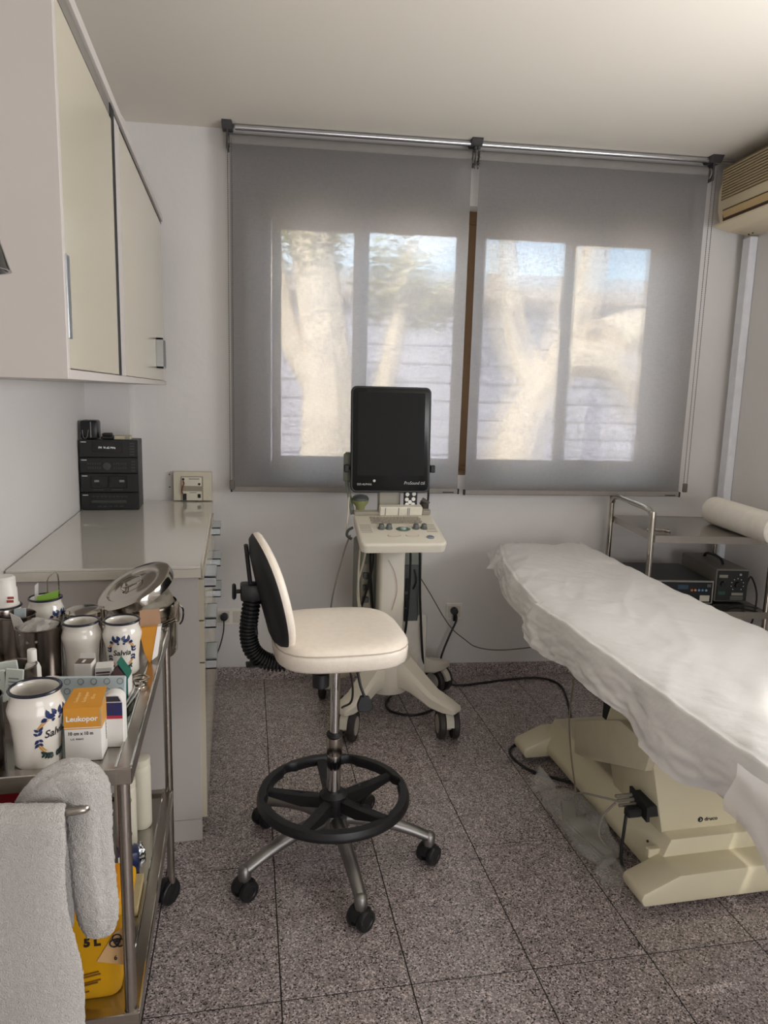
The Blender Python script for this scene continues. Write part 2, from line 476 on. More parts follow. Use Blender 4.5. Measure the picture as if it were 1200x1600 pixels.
# window: brown aluminium, four sliding sashes
win = thing('window_1', None, None, loc=WP(0.72, -0.10, 0), rz=PHI, kind='structure')
WL = win.location
def wx(s): return s - 0.72
b = B()
fz0, fz1, fs0, fs1 = WZ0 + 0.001, WZ1 - 0.001, WS0 + 0.001, WS1 - 0.001
b.box(wx(fs0), wx(fs1), 0, 0.09, fz0, fz0 + 0.035, bev=.002); b.box(wx(fs0), wx(fs1), 0, 0.09, fz1 - 0.06, fz1, bev=.002)
b.box(wx(fs0), wx(fs0) + 0.045, 0, 0.09, fz0 + .035, fz1 - .06, bev=.002); b.box(wx(fs1) - 0.045, wx(fs1), 0, 0.09, fz0 + .035, fz1 - .06, bev=.002)
b.box(wx(0.695), wx(0.74), 0, 0.09, fz0 + .035, fz1 - .06, bev=.002)
b.out('frame', BRWN, win)
for (a0, a1, yy, bb) in ((-0.25, 0.19, 0.052, 0), (0.17, 0.69, 0.015, 0), (0.745, 1.245, 0.015, 0), (1.225, 1.71, 0.052, 0)):
    b = B(); z0, z1 = fz0 + 0.036, fz1 - 0.061; t = 0.045
    b.box(wx(a0), wx(a1), yy, yy + 0.03, z0, z0 + 0.03, bev=.002); b.box(wx(a0), wx(a1), yy, yy + 0.03, z1 - 0.05, z1, bev=.002)
    b.box(wx(a0), wx(a0) + t, yy, yy + 0.03, z0, z1, bev=.002); b.box(wx(a1) - t, wx(a1), yy, yy + 0.03, z0, z1, bev=.002)
    sash = b.out('sash', BRWN, win)
    b = B(); b.box(wx(a0) + t - .005, wx(a1) - t + .005, yy + 0.012, yy + 0.017, z0 + .025, z1 - .045)
    b.out('pane', GLASS, sash)
b = B(); b.box(wx(WS0 + .002), wx(WS1 - .002), -0.098, -0.001, WZ0 + .0005, WZ0 + 0.014, bev=.002); b.out('sill', BRWN, win)

# ================================================================== OUTSIDE (seen through the blinds)
GRD = mat('pavement_outside', (150, 140, 128), 0.9, var=0.1, vscale=3)
HOUSE = mat('lilac_render', (176, 174, 190), 0.9, var=0.04, vscale=2)
HOUSE2 = mat('cream_render', (214, 190, 160), 0.9, var=0.05, vscale=2)
TRK = mat('pale_bark', (222, 204, 180), 0.9, var=0.14, vscale=6, bump=0.4, bscale=12)
LEAF = mat('olive_leaf', (150, 146, 84), 0.7, var=0.2, vscale=5)
ROOFT = mat('pale_roof', (178, 158, 140), 0.9, var=0.1, vscale=5)
b = B(); b.box(-14, 20, 3.95, 26, -0.35, -0.25); b.out('ground_outside', GRD, kind='structure')
hs = thing('neighbour_house', 'lilac rendered house with horizontal board courses seen through both blinds', 'house', (3.2, 10.2, -0.25), PHI)
b = B(); b.box(-7.5, 7.0, 0, 4, 0, 3.02); hw = b.out('wall', HOUSE, hs)
for k in range(12):
    b = B(); b.box(-7.5, 7.0, -0.05, 0.0, 0.04 + k * 0.26, 0.04 + k * 0.26 + 0.235, bev=.012); b.out('board', HOUSE, hs)
b = B(); b.poly([(-7.8, -0.35, 3.02), (-7.8, 4.3, 3.02), (-7.8, 2.0, 3.75)], (15.1, 0, 0)); b.out('roof', ROOFT, hs)
def tree(loc, limbs, blobs, label, n=600, seed=1):
    t = thing('tree', label, 'tree', loc)
    b = B()
    for pts, r0, r1 in limbs: b.tube(pts, r0, 9, smooth=5, radf=lambda q, r0=r0, r1=r1: r0 + (r1 - r0) * q)
    b.out('trunk', TRK, t)
    rnd = random.Random(seed)
    b = B()
    for (c, R) in blobs:
        for k in range(int(n * R)):
            d = Vector((rnd.gauss(0, 1), rnd.gauss(0, 1), rnd.gauss(0, .8))).normalized() * R * rnd.uniform(.45, 1.0)
            p = Vector(c) + d; s = rnd.uniform(.05, .10)
            M = Matrix.Translation(p) @ Matrix.Rotation(rnd.uniform(0, 6.28), 4, 'Z') @ Matrix.Rotation(rnd.uniform(-1.2, 1.2), 4, 'X')
            vv = [b.bm.verts.new(M @ Vector(q)) for q in ((-s, 0, 0), (0, -s * .45, .01), (s, 0, 0), (0, s * .45, .01))]
            b.bm.faces.new(vv)
    b.out('foliage', LEAF, t, kind='stuff')
    return t
tree((2.62, 6.6, -0.25), [([(0, 0, 0), (.05, 0, .9), (.2, 0, 1.5), (.55, 0, 2.1), (.75, 0, 2.9), (.9, .1, 4.2)], .30, .10),
                         ([(.3, 0, 1.7), (.05, .1, 2.3), (-.1, .1, 3.2)], .17, .07),
                         ([(.5, 0, 2.1), (1.1, -.1, 2.0), (1.6, 0, 1.5), (2.2, .1, 1.15)], .22, .1),
                         ([(.95, 0, 2.2), (1.3, .1, 2.35), (1.8, .1, 2.5), (2.2, .2, 3.0)], .28, .12)],
     [((-.2, .3, 4.9), .8), ((1.2, .2, 5.0), .9)], 'pale sunlit tree with forking trunk seen through the right blind', seed=3)
tree((0.95, 6.8, -0.25), [([(0, 0, 0), (-.05, 0, 1.0), (-.1, 0, 2.0), (-.3, 0, 3.4), (-.4, 0, 4.4)], .36, .12),
                         ([(0, 0, .9), (.32, 0, 1.25), (.5, 0, 1.9), (.72, .1, 3.1)], .17, .06),
                         ([(-.1, 0, 1.6), (-.45, 0, 2.2), (-.6, 0, 3.0)], .15, .07)],
     [((-.3, .1, 3.1), .45), ((.55, .1, 2.75), .42), ((.9, .0, 2.5), .25), ((-.6, .2, 4.0), .6)], 'pale sunlit tree with olive leaves seen through the left blind', seed=5)

# ================================================================== ROLLER BLINDS
def blind(name, s0, s1, zt, zb, label, chain_s, chain_n, brs, off=0.08):
    base = WP((s0 + s1) / 2, off, zt)
    t = thing(name, label, 'blind', base, PHI, 'roller blinds over the window')
    w = (s1 - s0) / 2
    b = B()
    b.grid(lambda u, v: Vector((-w + 2 * w * u, 0.004 * sin(u * 5 + v * 2.2) * v + 0.0015 * sin(v * 9), -(zt - zb) * v)), 14, 20)
    b.out('fabric', FABRIC, t)
    RT = 0.030
    b = B(); b.cyl((-w, RT - 0.001, 0.018), (w, RT - 0.001, 0.018), RT, 24)
    rt = b.out('rolled_fabric', mat('rolled_fabric', (126, 122, 118), 0.85, bump=.1, bscale=300), t)
    b = B(); b.box(-w, w, -0.007, 0.009, -(zt - zb) - 0.022, -(zt - zb) + 0.002, bev=.003)
    b.out('bottom_bar', mat('bar_sleeve', (140, 134, 128), 0.8), t)
    b = B(); b.box(w - .075, w - .02, -0.0085, -0.007, -(zt - zb) - 0.0175, -(zt - zb) - 0.0125); b.out('tag', INK, t)
    for e in (-w - 0.003, w + 0.003):
        b = B(); b.box(e - .004, e + .004, -0.008, 0.010, -(zt - zb) - 0.024, -(zt - zb) + 0.002, bev=.001); b.out('end_cap', BLKM, t)
    for (bx, wd) in brs:
        b = B()
        b.box(bx - wd, bx + wd, -0.035, 0.075, 0.082, 0.093, bev=.003)
        b.poly([(bx - wd, -0.03, 0.083), (bx - wd, 0.07, 0.083), (bx - wd, 0.045, 0.058), (bx - wd, -0.005, 0.058)], (2 * wd, 0, 0), bev=.002)
        b.box(bx - .004, bx + .004, 0.0, 0.06, -0.02, 0.06, bev=.002)
        b.out('bracket', mat('bracket_grey', (70, 68, 68), 0.5), t)
        b = B(); b.cyl((bx - .008, RT, 0.018), (bx + .008, RT, 0.018), 0.024, 18); b.out('bracket_cover', mat('bracket_cover', (176, 170, 162), 0.5), t)
    if chain_n:
        b = B(); L_ = chain_n
        for dx in (-0.009, 0.009):
            z = 0.0
            while z > -L_:
                bmesh.ops.create_icosphere(b.bm, subdivisions=1, radius=0.0026, matrix=Matrix.Translation((chain_s + dx, -0.012, z)))
                z -= 0.0088
            b.tube([(chain_s + dx, -0.012, 0.02), (chain_s + dx, -0.012, -L_)], 0.0009, 5, smooth=1)
        c = b.out('bead_chain', BEAD, t, kind='stuff')
        b = B(); b.box(chain_s - .012, chain_s + .012, -0.018, -0.006, -L_ - 0.045, -L_, bev=.003); b.out('chain_weight', mat('chain_weight', (104, 98, 92), 0.35), t)
    return t
ZT, ZB = 2.488, 0.985
blind('roller_blind', -0.424, 0.652, ZT, ZB, 'left grey roller blind, brown window edge showing along its right side', -0.537, 1.47, [(-0.548, 0.022), (0.556, 0.026)])
blind('roller_blind', 0.688, 1.792, ZT, ZB - 0.004, 'right grey roller blind, with two bead cords hanging at its right', 0.577, 1.46, [(0.578, 0.03)])
b = B(); b.cyl(WP(-0.40, 0.075, 2.556), WP(2.04, 0.075, 2.556), 0.011, 14)
b.out('blind_rail', mat('rail_aluminium', (214, 216, 222), 0.25, 1.0), loc=WP(0.8, 0.075, 2.556), label='shiny aluminium tube running under the ceiling along the tops of both blinds', cat='rail')
# short loops of chain at the middle bracket
t = thing('chain_loop', 'short looped bead chain hanging from the middle blind bracket', 'chain', WP(0.668, 0.10, 2.52), PHI)
b = B()
for x0, r_ in ((-0.010, .8), (0.010, -.6)):
    for k in range(22):
        a = k / 21 * 2 * pi
        bmesh.ops.create_icosphere(b.bm, subdivisions=1, radius=0.003, matrix=Matrix.Translation((x0 + .006 * sin(a) + .004 * r_ * cos(a * 2), -0.004 - .004 * cos(a), -.03 + 0.045 * cos(a))))
b.out('beads', BEAD, t, kind='stuff')

# ================================================================== AIR CONDITIONER + TRUNKING
AC = thing('air_conditioner', 'cream wall air conditioner high on the right wall beside the window', 'air conditioner', WP(2.055, 0, 0), PHI)
# local: -x into the room from the right wall, -y toward the camera
x1 = -0.002
def acprof(): return [(x1, 2.52), (-0.13, 2.535), (-0.185, 2.50), (-0.205, 2.42), (-0.205, 2.33), (-0.185, 2.27), (-0.12, 2.235), (x1, 2.225)]
y0, y1 = -0.90, -0.085
b = B(); b.poly([(x, y0, z) for x, z in acprof()], (0, y1 - y0, 0), bev=.006, seg=2); b.out('body', BEIGE, AC)
for k in range(11):
    z = 2.375 + k * 0.0125
    b = B(); b.box(-0.212, -0.203, y0 + .03, y1 - .03, z, z + .0055, bev=.001); b.out('grille_slat', mat('grille_slat', (190, 172, 138), 0.5), AC)
b = B(); b.box(-0.2065, -0.2045, y0 + .028, y1 - .028, 2.37, 2.515); b.out('grille_recess', mat('grille_recess', (120, 106, 82), 0.7), AC)
b = B(); b.poly([(-0.2065, y0 + .06, 2.325), (-0.2065, y1 - .05, 2.325), (-0.2065, y1 - .06, 2.268), (-0.2065, y0 + .06, 2.268)], (0.012, 0, 0)); b.out('outlet', mat('outlet_dark', (70, 52, 34), 0.7), AC)
b = B(); b.poly([(-0.211, y0 + .07, 2.318), (-0.190, y0 + .07, 2.262), (-0.196, y0 + .07, 2.256), (-0.216, y0 + .07, 2.312)], (0, y1 - y0 - .135, 0)); b.out('flap', mat('flap_tan', (206, 178, 130), 0.45), AC)
b = B(); b.poly([(-0.228, y0 + .03, 2.262), (-0.150, y0 + .03, 2.240), (-0.150, y0 + .03, 2.234), (-0.226, y0 + .03, 2.254)], (0, y1 - y0 - .05, 0)); b.out('louvre', BEIGE, AC)
for yy in (-0.13, -0.16):
    b = B(); b.cyl((-0.06, yy, 2.222), (-0.06, yy, 2.226), .004, 10); b.out('screw', BLKM, AC)
b = B(); b.box(-0.042, -0.001, -0.122, -0.055, 0.07, 2.222, bev=.006)
tk = b.out('pipe_casing', mat('casing_white', (224, 226, 232), 0.35), AC, label='tall white plastic casing that carries the pipes down the corner')
tk.parent = None; tk.location = AC.location; tk.rotation_euler = (0, 0, PHI)
tagit(tk, 'tall white plastic pipe casing running down the wall corner from the air conditioner', 'pipe casing')

# ================================================================== WALL CUPBOARD
cb = thing('wall_cupboard', 'glossy cream wall cupboard with two sliding doors, top left of the room', 'cupboard', (-0.644, 1.40, 1.445))
b = B()
X0, X1 = 0.0, 0.327
b.box(X0, X1 + .024, 0.02, 0.038, 0, 0.72, bev=.001)                # near side panel (spans to door face)
b.box(X0, X1, 2.0, 2.018, 0, 0.72, bev=.001)
b.box(X0, X1 + .024, 0.038, 2.0, 0.0, 0.018, bev=.001); b.box(X0, X1 + .024, 0.038, 2.0, 0.695, 0.72, bev=.001)
b.box(X0, X0 + .006, 0.038, 2.0, 0.018, 0.695)
b.box(X0 + .006, X1 - .03, 0.95, 0.968, 0.018, 0.695)
b.out('carcass', CARC, cb)
b = B(); b.box(X1 + .002, X1 + .020, 0.04, 0.655, 0.020, 0.655, bev=.0015); d1 = b.out('door', LACQ, cb)
b = B(); b.box(X1 + .020, X1 + .0225, 0.052, 0.080, 0.075, 0.225, bev=.001); b.out('handle', mat('pull_grey', (140, 144, 148), 0.3, 0.8), d1)
b = B(); b.box(X1 - .002, X1 + .017, 0.805, 1.995, 0.020, 0.684, bev=.001); d2 = b.out('door', LACQ, cb)
b = B()
hx, hy0, hy1, hz0, hz1 = X1 + .017, 1.66, 1.78, 0.065, 0.185
b.box(hx, hx + .028, hy0, hy0 + .008, hz0, hz1, bev=.001); b.box(hx, hx + .028, hy1 - .008, hy1, hz0, hz1, bev=.001)
b.box(hx, hx + .028, hy0, hy1, hz0, hz0 + .008, bev=.001); b.box(hx, hx + .028, hy0, hy1, hz1 - .008, hz1, bev=.001)
b.out('handle', mat('satin_aluminium', (180, 182, 182), 0.28, 0.9), d2)
b = B(); b.box(X1 + .010, X1 + .0185, 0.656, 0.715, 0.019, 0.694); b.out('gap_strip', BLKM, cb)  # black strip stands in for the dark gap between the doors
b = B(); b.box(X1 - .002, X1 + .0185, 0.716, 0.800, 0.019, 0.684, bev=.001); b.out('stile', CARC, cb)
b = B(); b.box(X1 + .010, X1 + .0175, 0.7165, 1.998, 0.6845, 0.690); b.out('shadow_gap', BLKM, cb)  # black strip stands in for the shade above the far door
b = B(); b.box(X1 + .006, X1 + .0165, 0.04, 0.70, 0.665, 0.6945, bev=.001); b.out('track', mat('track_alu', (170, 166, 160), 0.35, 0.8), cb)
b = B(); b.box(X1 + .0142, X1 + .0165, 0.04, 0.70, 0.659, 0.664); b.out('track_slot', BLKM, cb)

# ================================================================== BASE CABINET + WORKTOP
bc = thing('base_cabinet', 'tall white drawer cabinet under the glossy worktop along the left wall', 'cabinet', (-0.640, 2.18, 0))
b = B(); cw = 0.533; cy = 1.21
b.box(0, cw, 0, 0.018, 0.075, 0.872, bev=.0008)
b.box(0, cw, 0.001, 0.018, 0.0, 0.073, bev=.0008)
b.box(0, cw, cy - .018, cy, 0.0, 0.872); b.box(0, cw - .02, 0.018, cy - .018, 0.07, 0.088); b.box(0, cw - .02, 0.018, cy - .018, 0.85, 0.872)
b.box(0, .006, .018, cy - .018, .088, .85)
b.out('carcass', CARC, bc)
for c in range(2):
    yA = 0.003 + c * 0.604; yB = yA + 0.600
    zz = [0.078, 0.40, 0.63, 0.868] if False else [0.078, 0.60, 0.735, 0.868]
    for k in range(3):
        b = B(); b.box(cw - .002, cw + .016, yA + .0, yB, zz[k], zz[k + 1] - .004, bev=.001)
        dr = b.out('drawer', LACQ, bc)
        hz = zz[k + 1] - 0.006; hy = yA + 0.05
        for hy in ((yA + 0.04,) if c == 0 else (yA + 0.25,)):
            b = B(); hx = cw + .016; w_, h_ = 0.16, .034
            b.box(hx, hx + .034, hy, hy + .008, hz - h_, hz, bev=.001); b.box(hx, hx + .034, hy + w_ - .008, hy + w_, hz - h_, hz, bev=.001)
            b.box(hx, hx + .034, hy, hy + w_, hz - h_, hz - h_ + .006, bev=.001); b.box(hx, hx + .034, hy, hy + w_, hz - .006, hz, bev=.001)
            b.out('handle', mat('bright_handle', (206, 214, 218), 0.2, 0.9), dr)
b = B(); b.box(cw - .03, cw - .012, 0.02, cy - .02, 0.002, 0.072); b.out('plinth', CARC, bc)
b = B(); b.box(-0.641, -0.098, 2.165, 3.395, 0.8735, 0.900, bev=.001)
b.poly([(-0.457, 3.395, .8735), (-0.098, 3.395, .8735), (-0.098, 3.492, .8735), (-0.447, 3.522, .8735)], (0, 0, .0265))
wt = b.out('worktop', mat('worktop_edge', (206, 199, 186), 0.4), loc=(-0.37, 2.8, 0.9), label='white worktop with a sheet of glossy glass along the left wall', cat='worktop')
b = B(); b.box(-0.639, -0.100, 2.168, 3.393, 0.9005, 0.908, bev=.001)
b.poly([(-0.456, 3.393, .9005), (-0.100, 3.393, .9005), (-0.100, 3.490, .9005), (-0.446, 3.520, .9005)], (0, 0, .0075))
b.out('glass_sheet', GLOSS, wt, world=True, label='glossy glass sheet')

# ================================================================== SHARED SMALL BUILDERS
def RZ(a): return Matrix.Rotation(a, 4, 'Z')
def TR3(x, y, z): return Matrix.Translation((x, y, z))

def twin_caster(parent, x, y, ang, r, w, mat_w, mat_h, zt, hub=None, name='caster'):
    """twin wheel castor standing on z=0, wheel axis along local y after rotation"""
    M = TR3(x, y, r) @ RZ(ang)
    b = B()
    h = w * 0.30
    b.box(-r * .45, r * .5, -h * .55, h * .55, -r * .3, r * .95, bev=r * .08, M=M)
    b.cyl((r * .12, 0, r * .6), (r * .12, 0, zt - r), r * .22, 12, M=M)
    n = 14                                                         # curved hood
    b.poly([(1.12 * r * cos(a), -h * 0.6, 1.12 * r * sin(a)) for a in [pi * (.05 + .9 * k / n) for k in range(n + 1)]] + [(0.75 * r * cos(a), -h * 0.6, .75 * r * sin(a)) for a in [pi * (.95 - .9 * k / n) for k in range(n + 1)]], (0, h * 1.2, 0), M=M)
    c = b.out(name, mat_h, parent)
    for s in (-1, 1):
        b = B(); yc = s * w * .33; t = w * .16
        Mw = M @ TR3(0, yc, 0) @ Matrix.Rotation(pi / 2, 4, 'X')
        b.lathe([(0, -t * .8), (r * .55, -t * .8), (r * .62, -t), (r * .93, -t), (r, -t * .6), (r, t * .6), (r * .93, t), (r * .62, t), (r * .55, t * .8), (0, t * .8)], seg=26, M=Mw)
        wh = b.out('wheel', mat_w, c)
        if hub:
            b = B(); b.lathe([(0, s * -t * 1.1), (r * .6, s * -t * 1.1), (r * .66, s * -t * .8)], seg=22, M=Mw); b.out('hub_cap', hub, wh)
    return c

# ================================================================== STOOL
st = thing('swivel_stool', 'cream vinyl swivel work stool with black foot ring on five castors', 'stool', (0.292, 2.012, 0))
SA = radians(1)
ST = RZ(SA)
# seat: rounded square pad
def sup(a, n=3.6):
    c, s = cos(a), sin(a); return (abs(c) ** n + abs(s) ** n) ** (-1 / n)
def seat_ring(k, z, f, n=44):
    return [ST @ Vector((0.192 * f * sup(a) * cos(a) + (0.004), 0.205 * f * sup(a) * sin(a), z)) for a in [2 * pi * i / n for i in range(n)]]
def loft(b, rings, cap0=True, cap1=True):
    rv = [[b.bm.verts.new(p) for p in r] for r in rings]
    for a, c in zip(rv, rv[1:]):
        n = len(a)
        for i in range(n): b.bm.faces.new((a[i], a[(i + 1) % n], c[(i + 1) % n], c[i]))
    if cap0: b.bm.faces.new(rv[0][::-1])
    if cap1: b.bm.faces.new(rv[-1])
    return b
b = B()
loft(b, [seat_ring(0, z, f) for z, f in ((.688, .90), (.690, .95), (.697, .985), (.725, 1.0), (.738, .995), (.7395, .985), (.741, .99), (.748, .97), (.755, .92), (.760, .80), (.762, .5), (.762, .2))])
seat = b.out('seat', CREAM, st, ang=60)
b = B(); b.tube(seat_ring(0, .7395, .992, 44), 0.0022, 6, smooth=1, closed=True); b.out('piping', mat('piping', (196, 184, 166), .5), seat)
b = B(); b.box(-.09, .09, -.09, .09, .672, .689, bev=.004, M=ST); b.cyl((0, 0, .64), (0, 0, .675), .035, 20); b.out('seat_plate', BLKM, st)
# backrest
BM = RZ(radians(5)) @ TR3(-0.212, 0.0, 0.868) @ Matrix.Rotation(radians(-13), 4, 'Y')
def back_pt(u, v, d):        # u across [-1,1], v up
    return BM @ Vector((d + 0.018 * u * u, u * 0.175, v))
def back_loft(layers):
    rings = []
    for f, d in layers:
        ring = []
        for i in range(40):
            a = 2 * pi * i / 40; s_ = sup(a, 2.4)
            ring.append(back_pt(f * s_ * cos(a), f * s_ * sin(a) * 0.168, d))
        rings.append(ring)
    return rings
b = B(); loft(b, back_loft([(.25, -.014), (.7, -.012), (.93, -.004), (1.0, .008), (1.0, .012)])); shell = b.out('back_shell', BLKM, st, ang=60)
b = B(); loft(b, back_loft([(1.0, .012), (1.012, .018), (1.0, .028), (.93, .036), (.7, .044), (.3, .047)])); b.out('backrest', CREAM, st, ang=60)
# support bar + bellows + knob
bar = [ST @ Vector(p) for p in [(-0.10, 0, .660), (-0.19, 0, .650), (-0.262, 0, .685), (-0.275, 0, .76), (-0.268, 0, .87), (-0.285, 0, 1.0)]]
b = B(); b.box(-.246 - .006, -.246 + .006, -.014, .014, .74, 1.005, bev=.003, M=ST @ TR3(-.0, 0, 0) @ Matrix.Translation((-0.268, 0, .87)) @ Matrix.Rotation(radians(-6), 4, 'Y') @ Matrix.Translation((0.268, 0, -.87)))
b.box(-.262, -.09, -.02, .02, .650, .656, bev=.002, M=ST); b.out('back_bar', BLKM, st)
bel = [ST @ Vector((p[0] + .02, p[1], p[2])) for p in [(-0.115, 0, .664), (-0.175, 0, .653), (-0.225, 0, .662), (-0.262, 0, .695), (-0.274, 0, .745), (-0.270, 0, .80), (-0.262, 0, .855)]]
b = B(); NR = 64
b.tube(bel, 0.021, 14, smooth=32, radf=lambda q: 0.0225 + 0.0036 * (1 if int(q * 192) % 6 < 3 else -1)); b.out('bellows', RUB, st, ang=20)
b = B(); b.box(-.276, -.214, -.026, .026, .848, .895, bev=.006, M=ST, seg=2); b.out('clamp_block', BLKP, st)
b = B(); b.cyl((-.290, 0, .872), (-.275, 0, .872), .006, 10, M=ST); b.lathe([(0, -.005), (.020, -.005), (.024, 0), (.020, .006), (0, .008)], seg=16, M=ST @ TR3(-.294, 0, .872) @ Matrix.Rotation(pi / 2, 4, 'Y')); b.out('knob', BLKP, st)
b = B(); b.cyl((-.06, -.13, .667), (-.06, -.13, .630), .024, 20); b.cyl((-.06, -.13, .668), (-.02, -.05, .672), .008, 8); b.out('tilt_knob', BLKP, st)
# gas column
b = B(); b.cyl((0, 0, .395), (0, 0, .66), .0145, 24); b.out('piston', CHROME, st)
b = B(); b.lathe([(0, .355), (.0225, .355), (.0235, .358), (.0235, .410), (.020, .413), (0, .413)], seg=26); b.out('collar', STEELP, st)
b = B(); b.lathe([(.0, .413), (.024, .413), (.0255, .416), (.024, .422), (0, .422)], seg=24); b.out('collar_ring', BLKM, st)
b = B(); b.cyl((0, 0, .23), (0, 0, .356), .0215, 24); b.out('column', CHROME, st)
# lever with paddle
b = B(); b.tube([(.02, -.02, .665), (.05, -.06, .650), (.062, -.075, .60), (.075, -.082, .565)], .0042, 8); 
b.poly([(.062, -.085, .572), (.088, -.085, .568), (.102, -.085, .535), (.088, -.085, .520), (.055, -.085, .524), (.052, -.085, .545)], (0, .012, 0), bev=.003)
b.out('lever', BLKP, st)
# foot ring with finger notches
b = B(); n = 120; pts = []
rings = []
for i in range(n):
    a = 2 * pi * i / n
    q = (i % 10) / 10; notch = 0.012 * max(0, sin(q * 2 * pi)) if (i // 10) % 2 == 0 else 0.0
    Ro, Ri = 0.232, 0.198 + notch
    rings.append([Vector((R_ * cos(a), R_ * sin(a), z)) for R_, z in ((Ro, .222), (Ro - .006, .236), (Ri + .006, .238), (Ri, .226), (Ri + .004, .208), (Ro - .006, .206), (Ro, .212))])
rv = [[b.bm.verts.new(p) for p in r] for r in rings]
for i in range(n):
    a_, c_ = rv[i], rv[(i + 1) % n]
    for k in range(7): b.bm.faces.new((a_[k], c_[k], c_[(k + 1) % 7], a_[(k + 1) % 7]))
fr = b.out('foot_ring', BLKP, st, ang=50)
for k in range(5):
    a = radians(22 + 72 * k)
    M = RZ(a)
    b = B(); b.poly([(.02, 0, .178), (.02, 0, .222), (.10, 0, .214), (.21, 0, .232), (.21, 0, .212), (.10, 0, .184)], (0, .030, 0), M=M @ TR3(0, -.015, 0), bev=.005)
    b.out('spoke', BLKP, st)
b = B(); b.lathe([(0, .165), (.040, .165), (.046, .175), (.044, .225), (.030, .236), (0, .236)], seg=24); b.out('ring_hub', BLKP, st)
b = B(); b.cyl((.03, -.03, .2), (.085, -.065, .2), .007, 8); b.lathe([(0, 0), (.016, 0), (.018, .01), (.014, .02), (0, .02)], seg=14, M=TR3(.08, -.062, .2) @ Matrix.Rotation(pi / 2, 4, 'Y') @ Matrix.Rotation(.6, 4, 'X')); b.out('ring_knob', BLKP, st)
# five star base
b = B(); b.lathe([(0, .10), (.035, .10), (.05, .125), (.048, .16), (.032, .178), (0, .178)], seg=24); b.out('base_hub', ALU, st)
for k in range(5):
    a = radians(-11 + 72 * k); M = RZ(a)
    rings = []
    for q in range(9):
        t = q / 8; rr = .03 + .265 * t
        z = .148 - .062 * t * t; w = .024 - .006 * t; h = .022 - .006 * t
        rings.append([M @ Vector((rr, w * cos(u) * 1.0, z + h * sin(u))) for u in [2 * pi * j / 14 for j in range(14)]])
    b = B(); loft(b, rings)
    b.lathe([(0, -.028), (.017, -.028), (.0185, -.012), (.018, .008), (.012, .016), (0, .018)], (0, 0, 0), seg=18, M=M @ TR3(.298, 0, .084))
    leg = b.out('leg', ALU, st, ang=60)
    twin_caster(st, .298 * cos(a) , .298 * sin(a), a * 1.7 + 1.0 + k, .030, .058, BLKP, BLKP, .062)

# ================================================================== ULTRASOUND MACHINE
us = thing('ultrasound_machine', 'cream ultrasound trolley with tall black monitor below the window', 'ultrasound machine', (0.66, 2.95, 0), radians(-2))
TYRE = mat('dark_tyre', (46, 42, 40), .55); HUBC = mat('pale_hub', (178, 172, 164), .4); FORK = mat('fork_cream', (196, 190, 176), .45)
for (cx, cy, an) in ((-.20, -.17, 1.2), (.225, -.205, 1.52), (-.235, .25, 1.35), (.30, .27, 2.2)):
    twin_caster(us, cx, cy, an, .064, .088, TYRE, FORK, .135, hub=HUBC)
for (ex, ey) in ((-.205, -.175), (.225, -.21), (-.235, .25), (.30, .27)):
    d = Vector((ex, ey, 0)); n_ = d.normalized(); s_ = Vector((-n_.y, n_.x, 0)); Ln = d.length
    b = B()
    rings = []
    for t, zt, zb, w in ((0.0, .335, .17, .075), (.2, .325, .19, .062), (.45, .265, .175, .05), (.78, .190, .130, .045), (.98, .168, .122, .044), (1.12, .150, .124, .036), (1.15, .138, .128, .028)):
        p = n_ * (Ln * t)
        rings.append([p + s_ * (w * x) + Vector((0, 0, zb + (zt - zb) * y)) for x, y in ((-1, .12), (-.85, 0), (.85, 0), (1, .12), (1, .75), (.72, 1), (-.72, 1), (-1, .75))])
    loft(b, rings); b.out('leg', ABS, us, ang=40)
b = B(); b.lathe([(0, .15), (.09, .15), (.105, .2), (.10, .31), (.075, .37), (.0, .38)], seg=28); b.box(-.055, .055, -.05, .06, .3, .80, bev=.014, seg=2)
b.out('column', ABS, us, ang=45)
b = B(); b.box(.03, .19, .06, .26, .16, .46, bev=.02, seg=2); b.out('rear_cover', mat('pale_cover', (196, 192, 184), .5), us)
b = B(); b.box(-.125, .155, .065, .30, .415, .775, bev=.010); body = b.out('processor_box', ABSG, us)
b = B(); b.box(.066, .142, .059, .066, .43, .69, bev=.003); b.out('drive_panel', ABSD, body)
for zc, ww in ((.60, .05), (.525, .055), (.46, .045)):
    b = B(); b.box(.08, .08 + ww * .35, .0555, .060, zc - .03, zc + .03, bev=.002); b.out('slot', BLKM, body)
b = B(); b.tube([(.118, .054, .67), (.128, .050, .62), (.116, .053, .58)], .004, 6); b.out('latch', BLKM, body)
b = B(); b.box(-.118, -.065, .059, .066, .44, .70, bev=.003); b.out('socket_panel', mat('warm_grey', (140, 132, 118), .5), body)
for k in range(4):
    b = B(); b.box(-.112, -.085, .045, .060, .47 + k * .055, .495 + k * .055, bev=.003); b.out('probe_socket', ABSD, body)
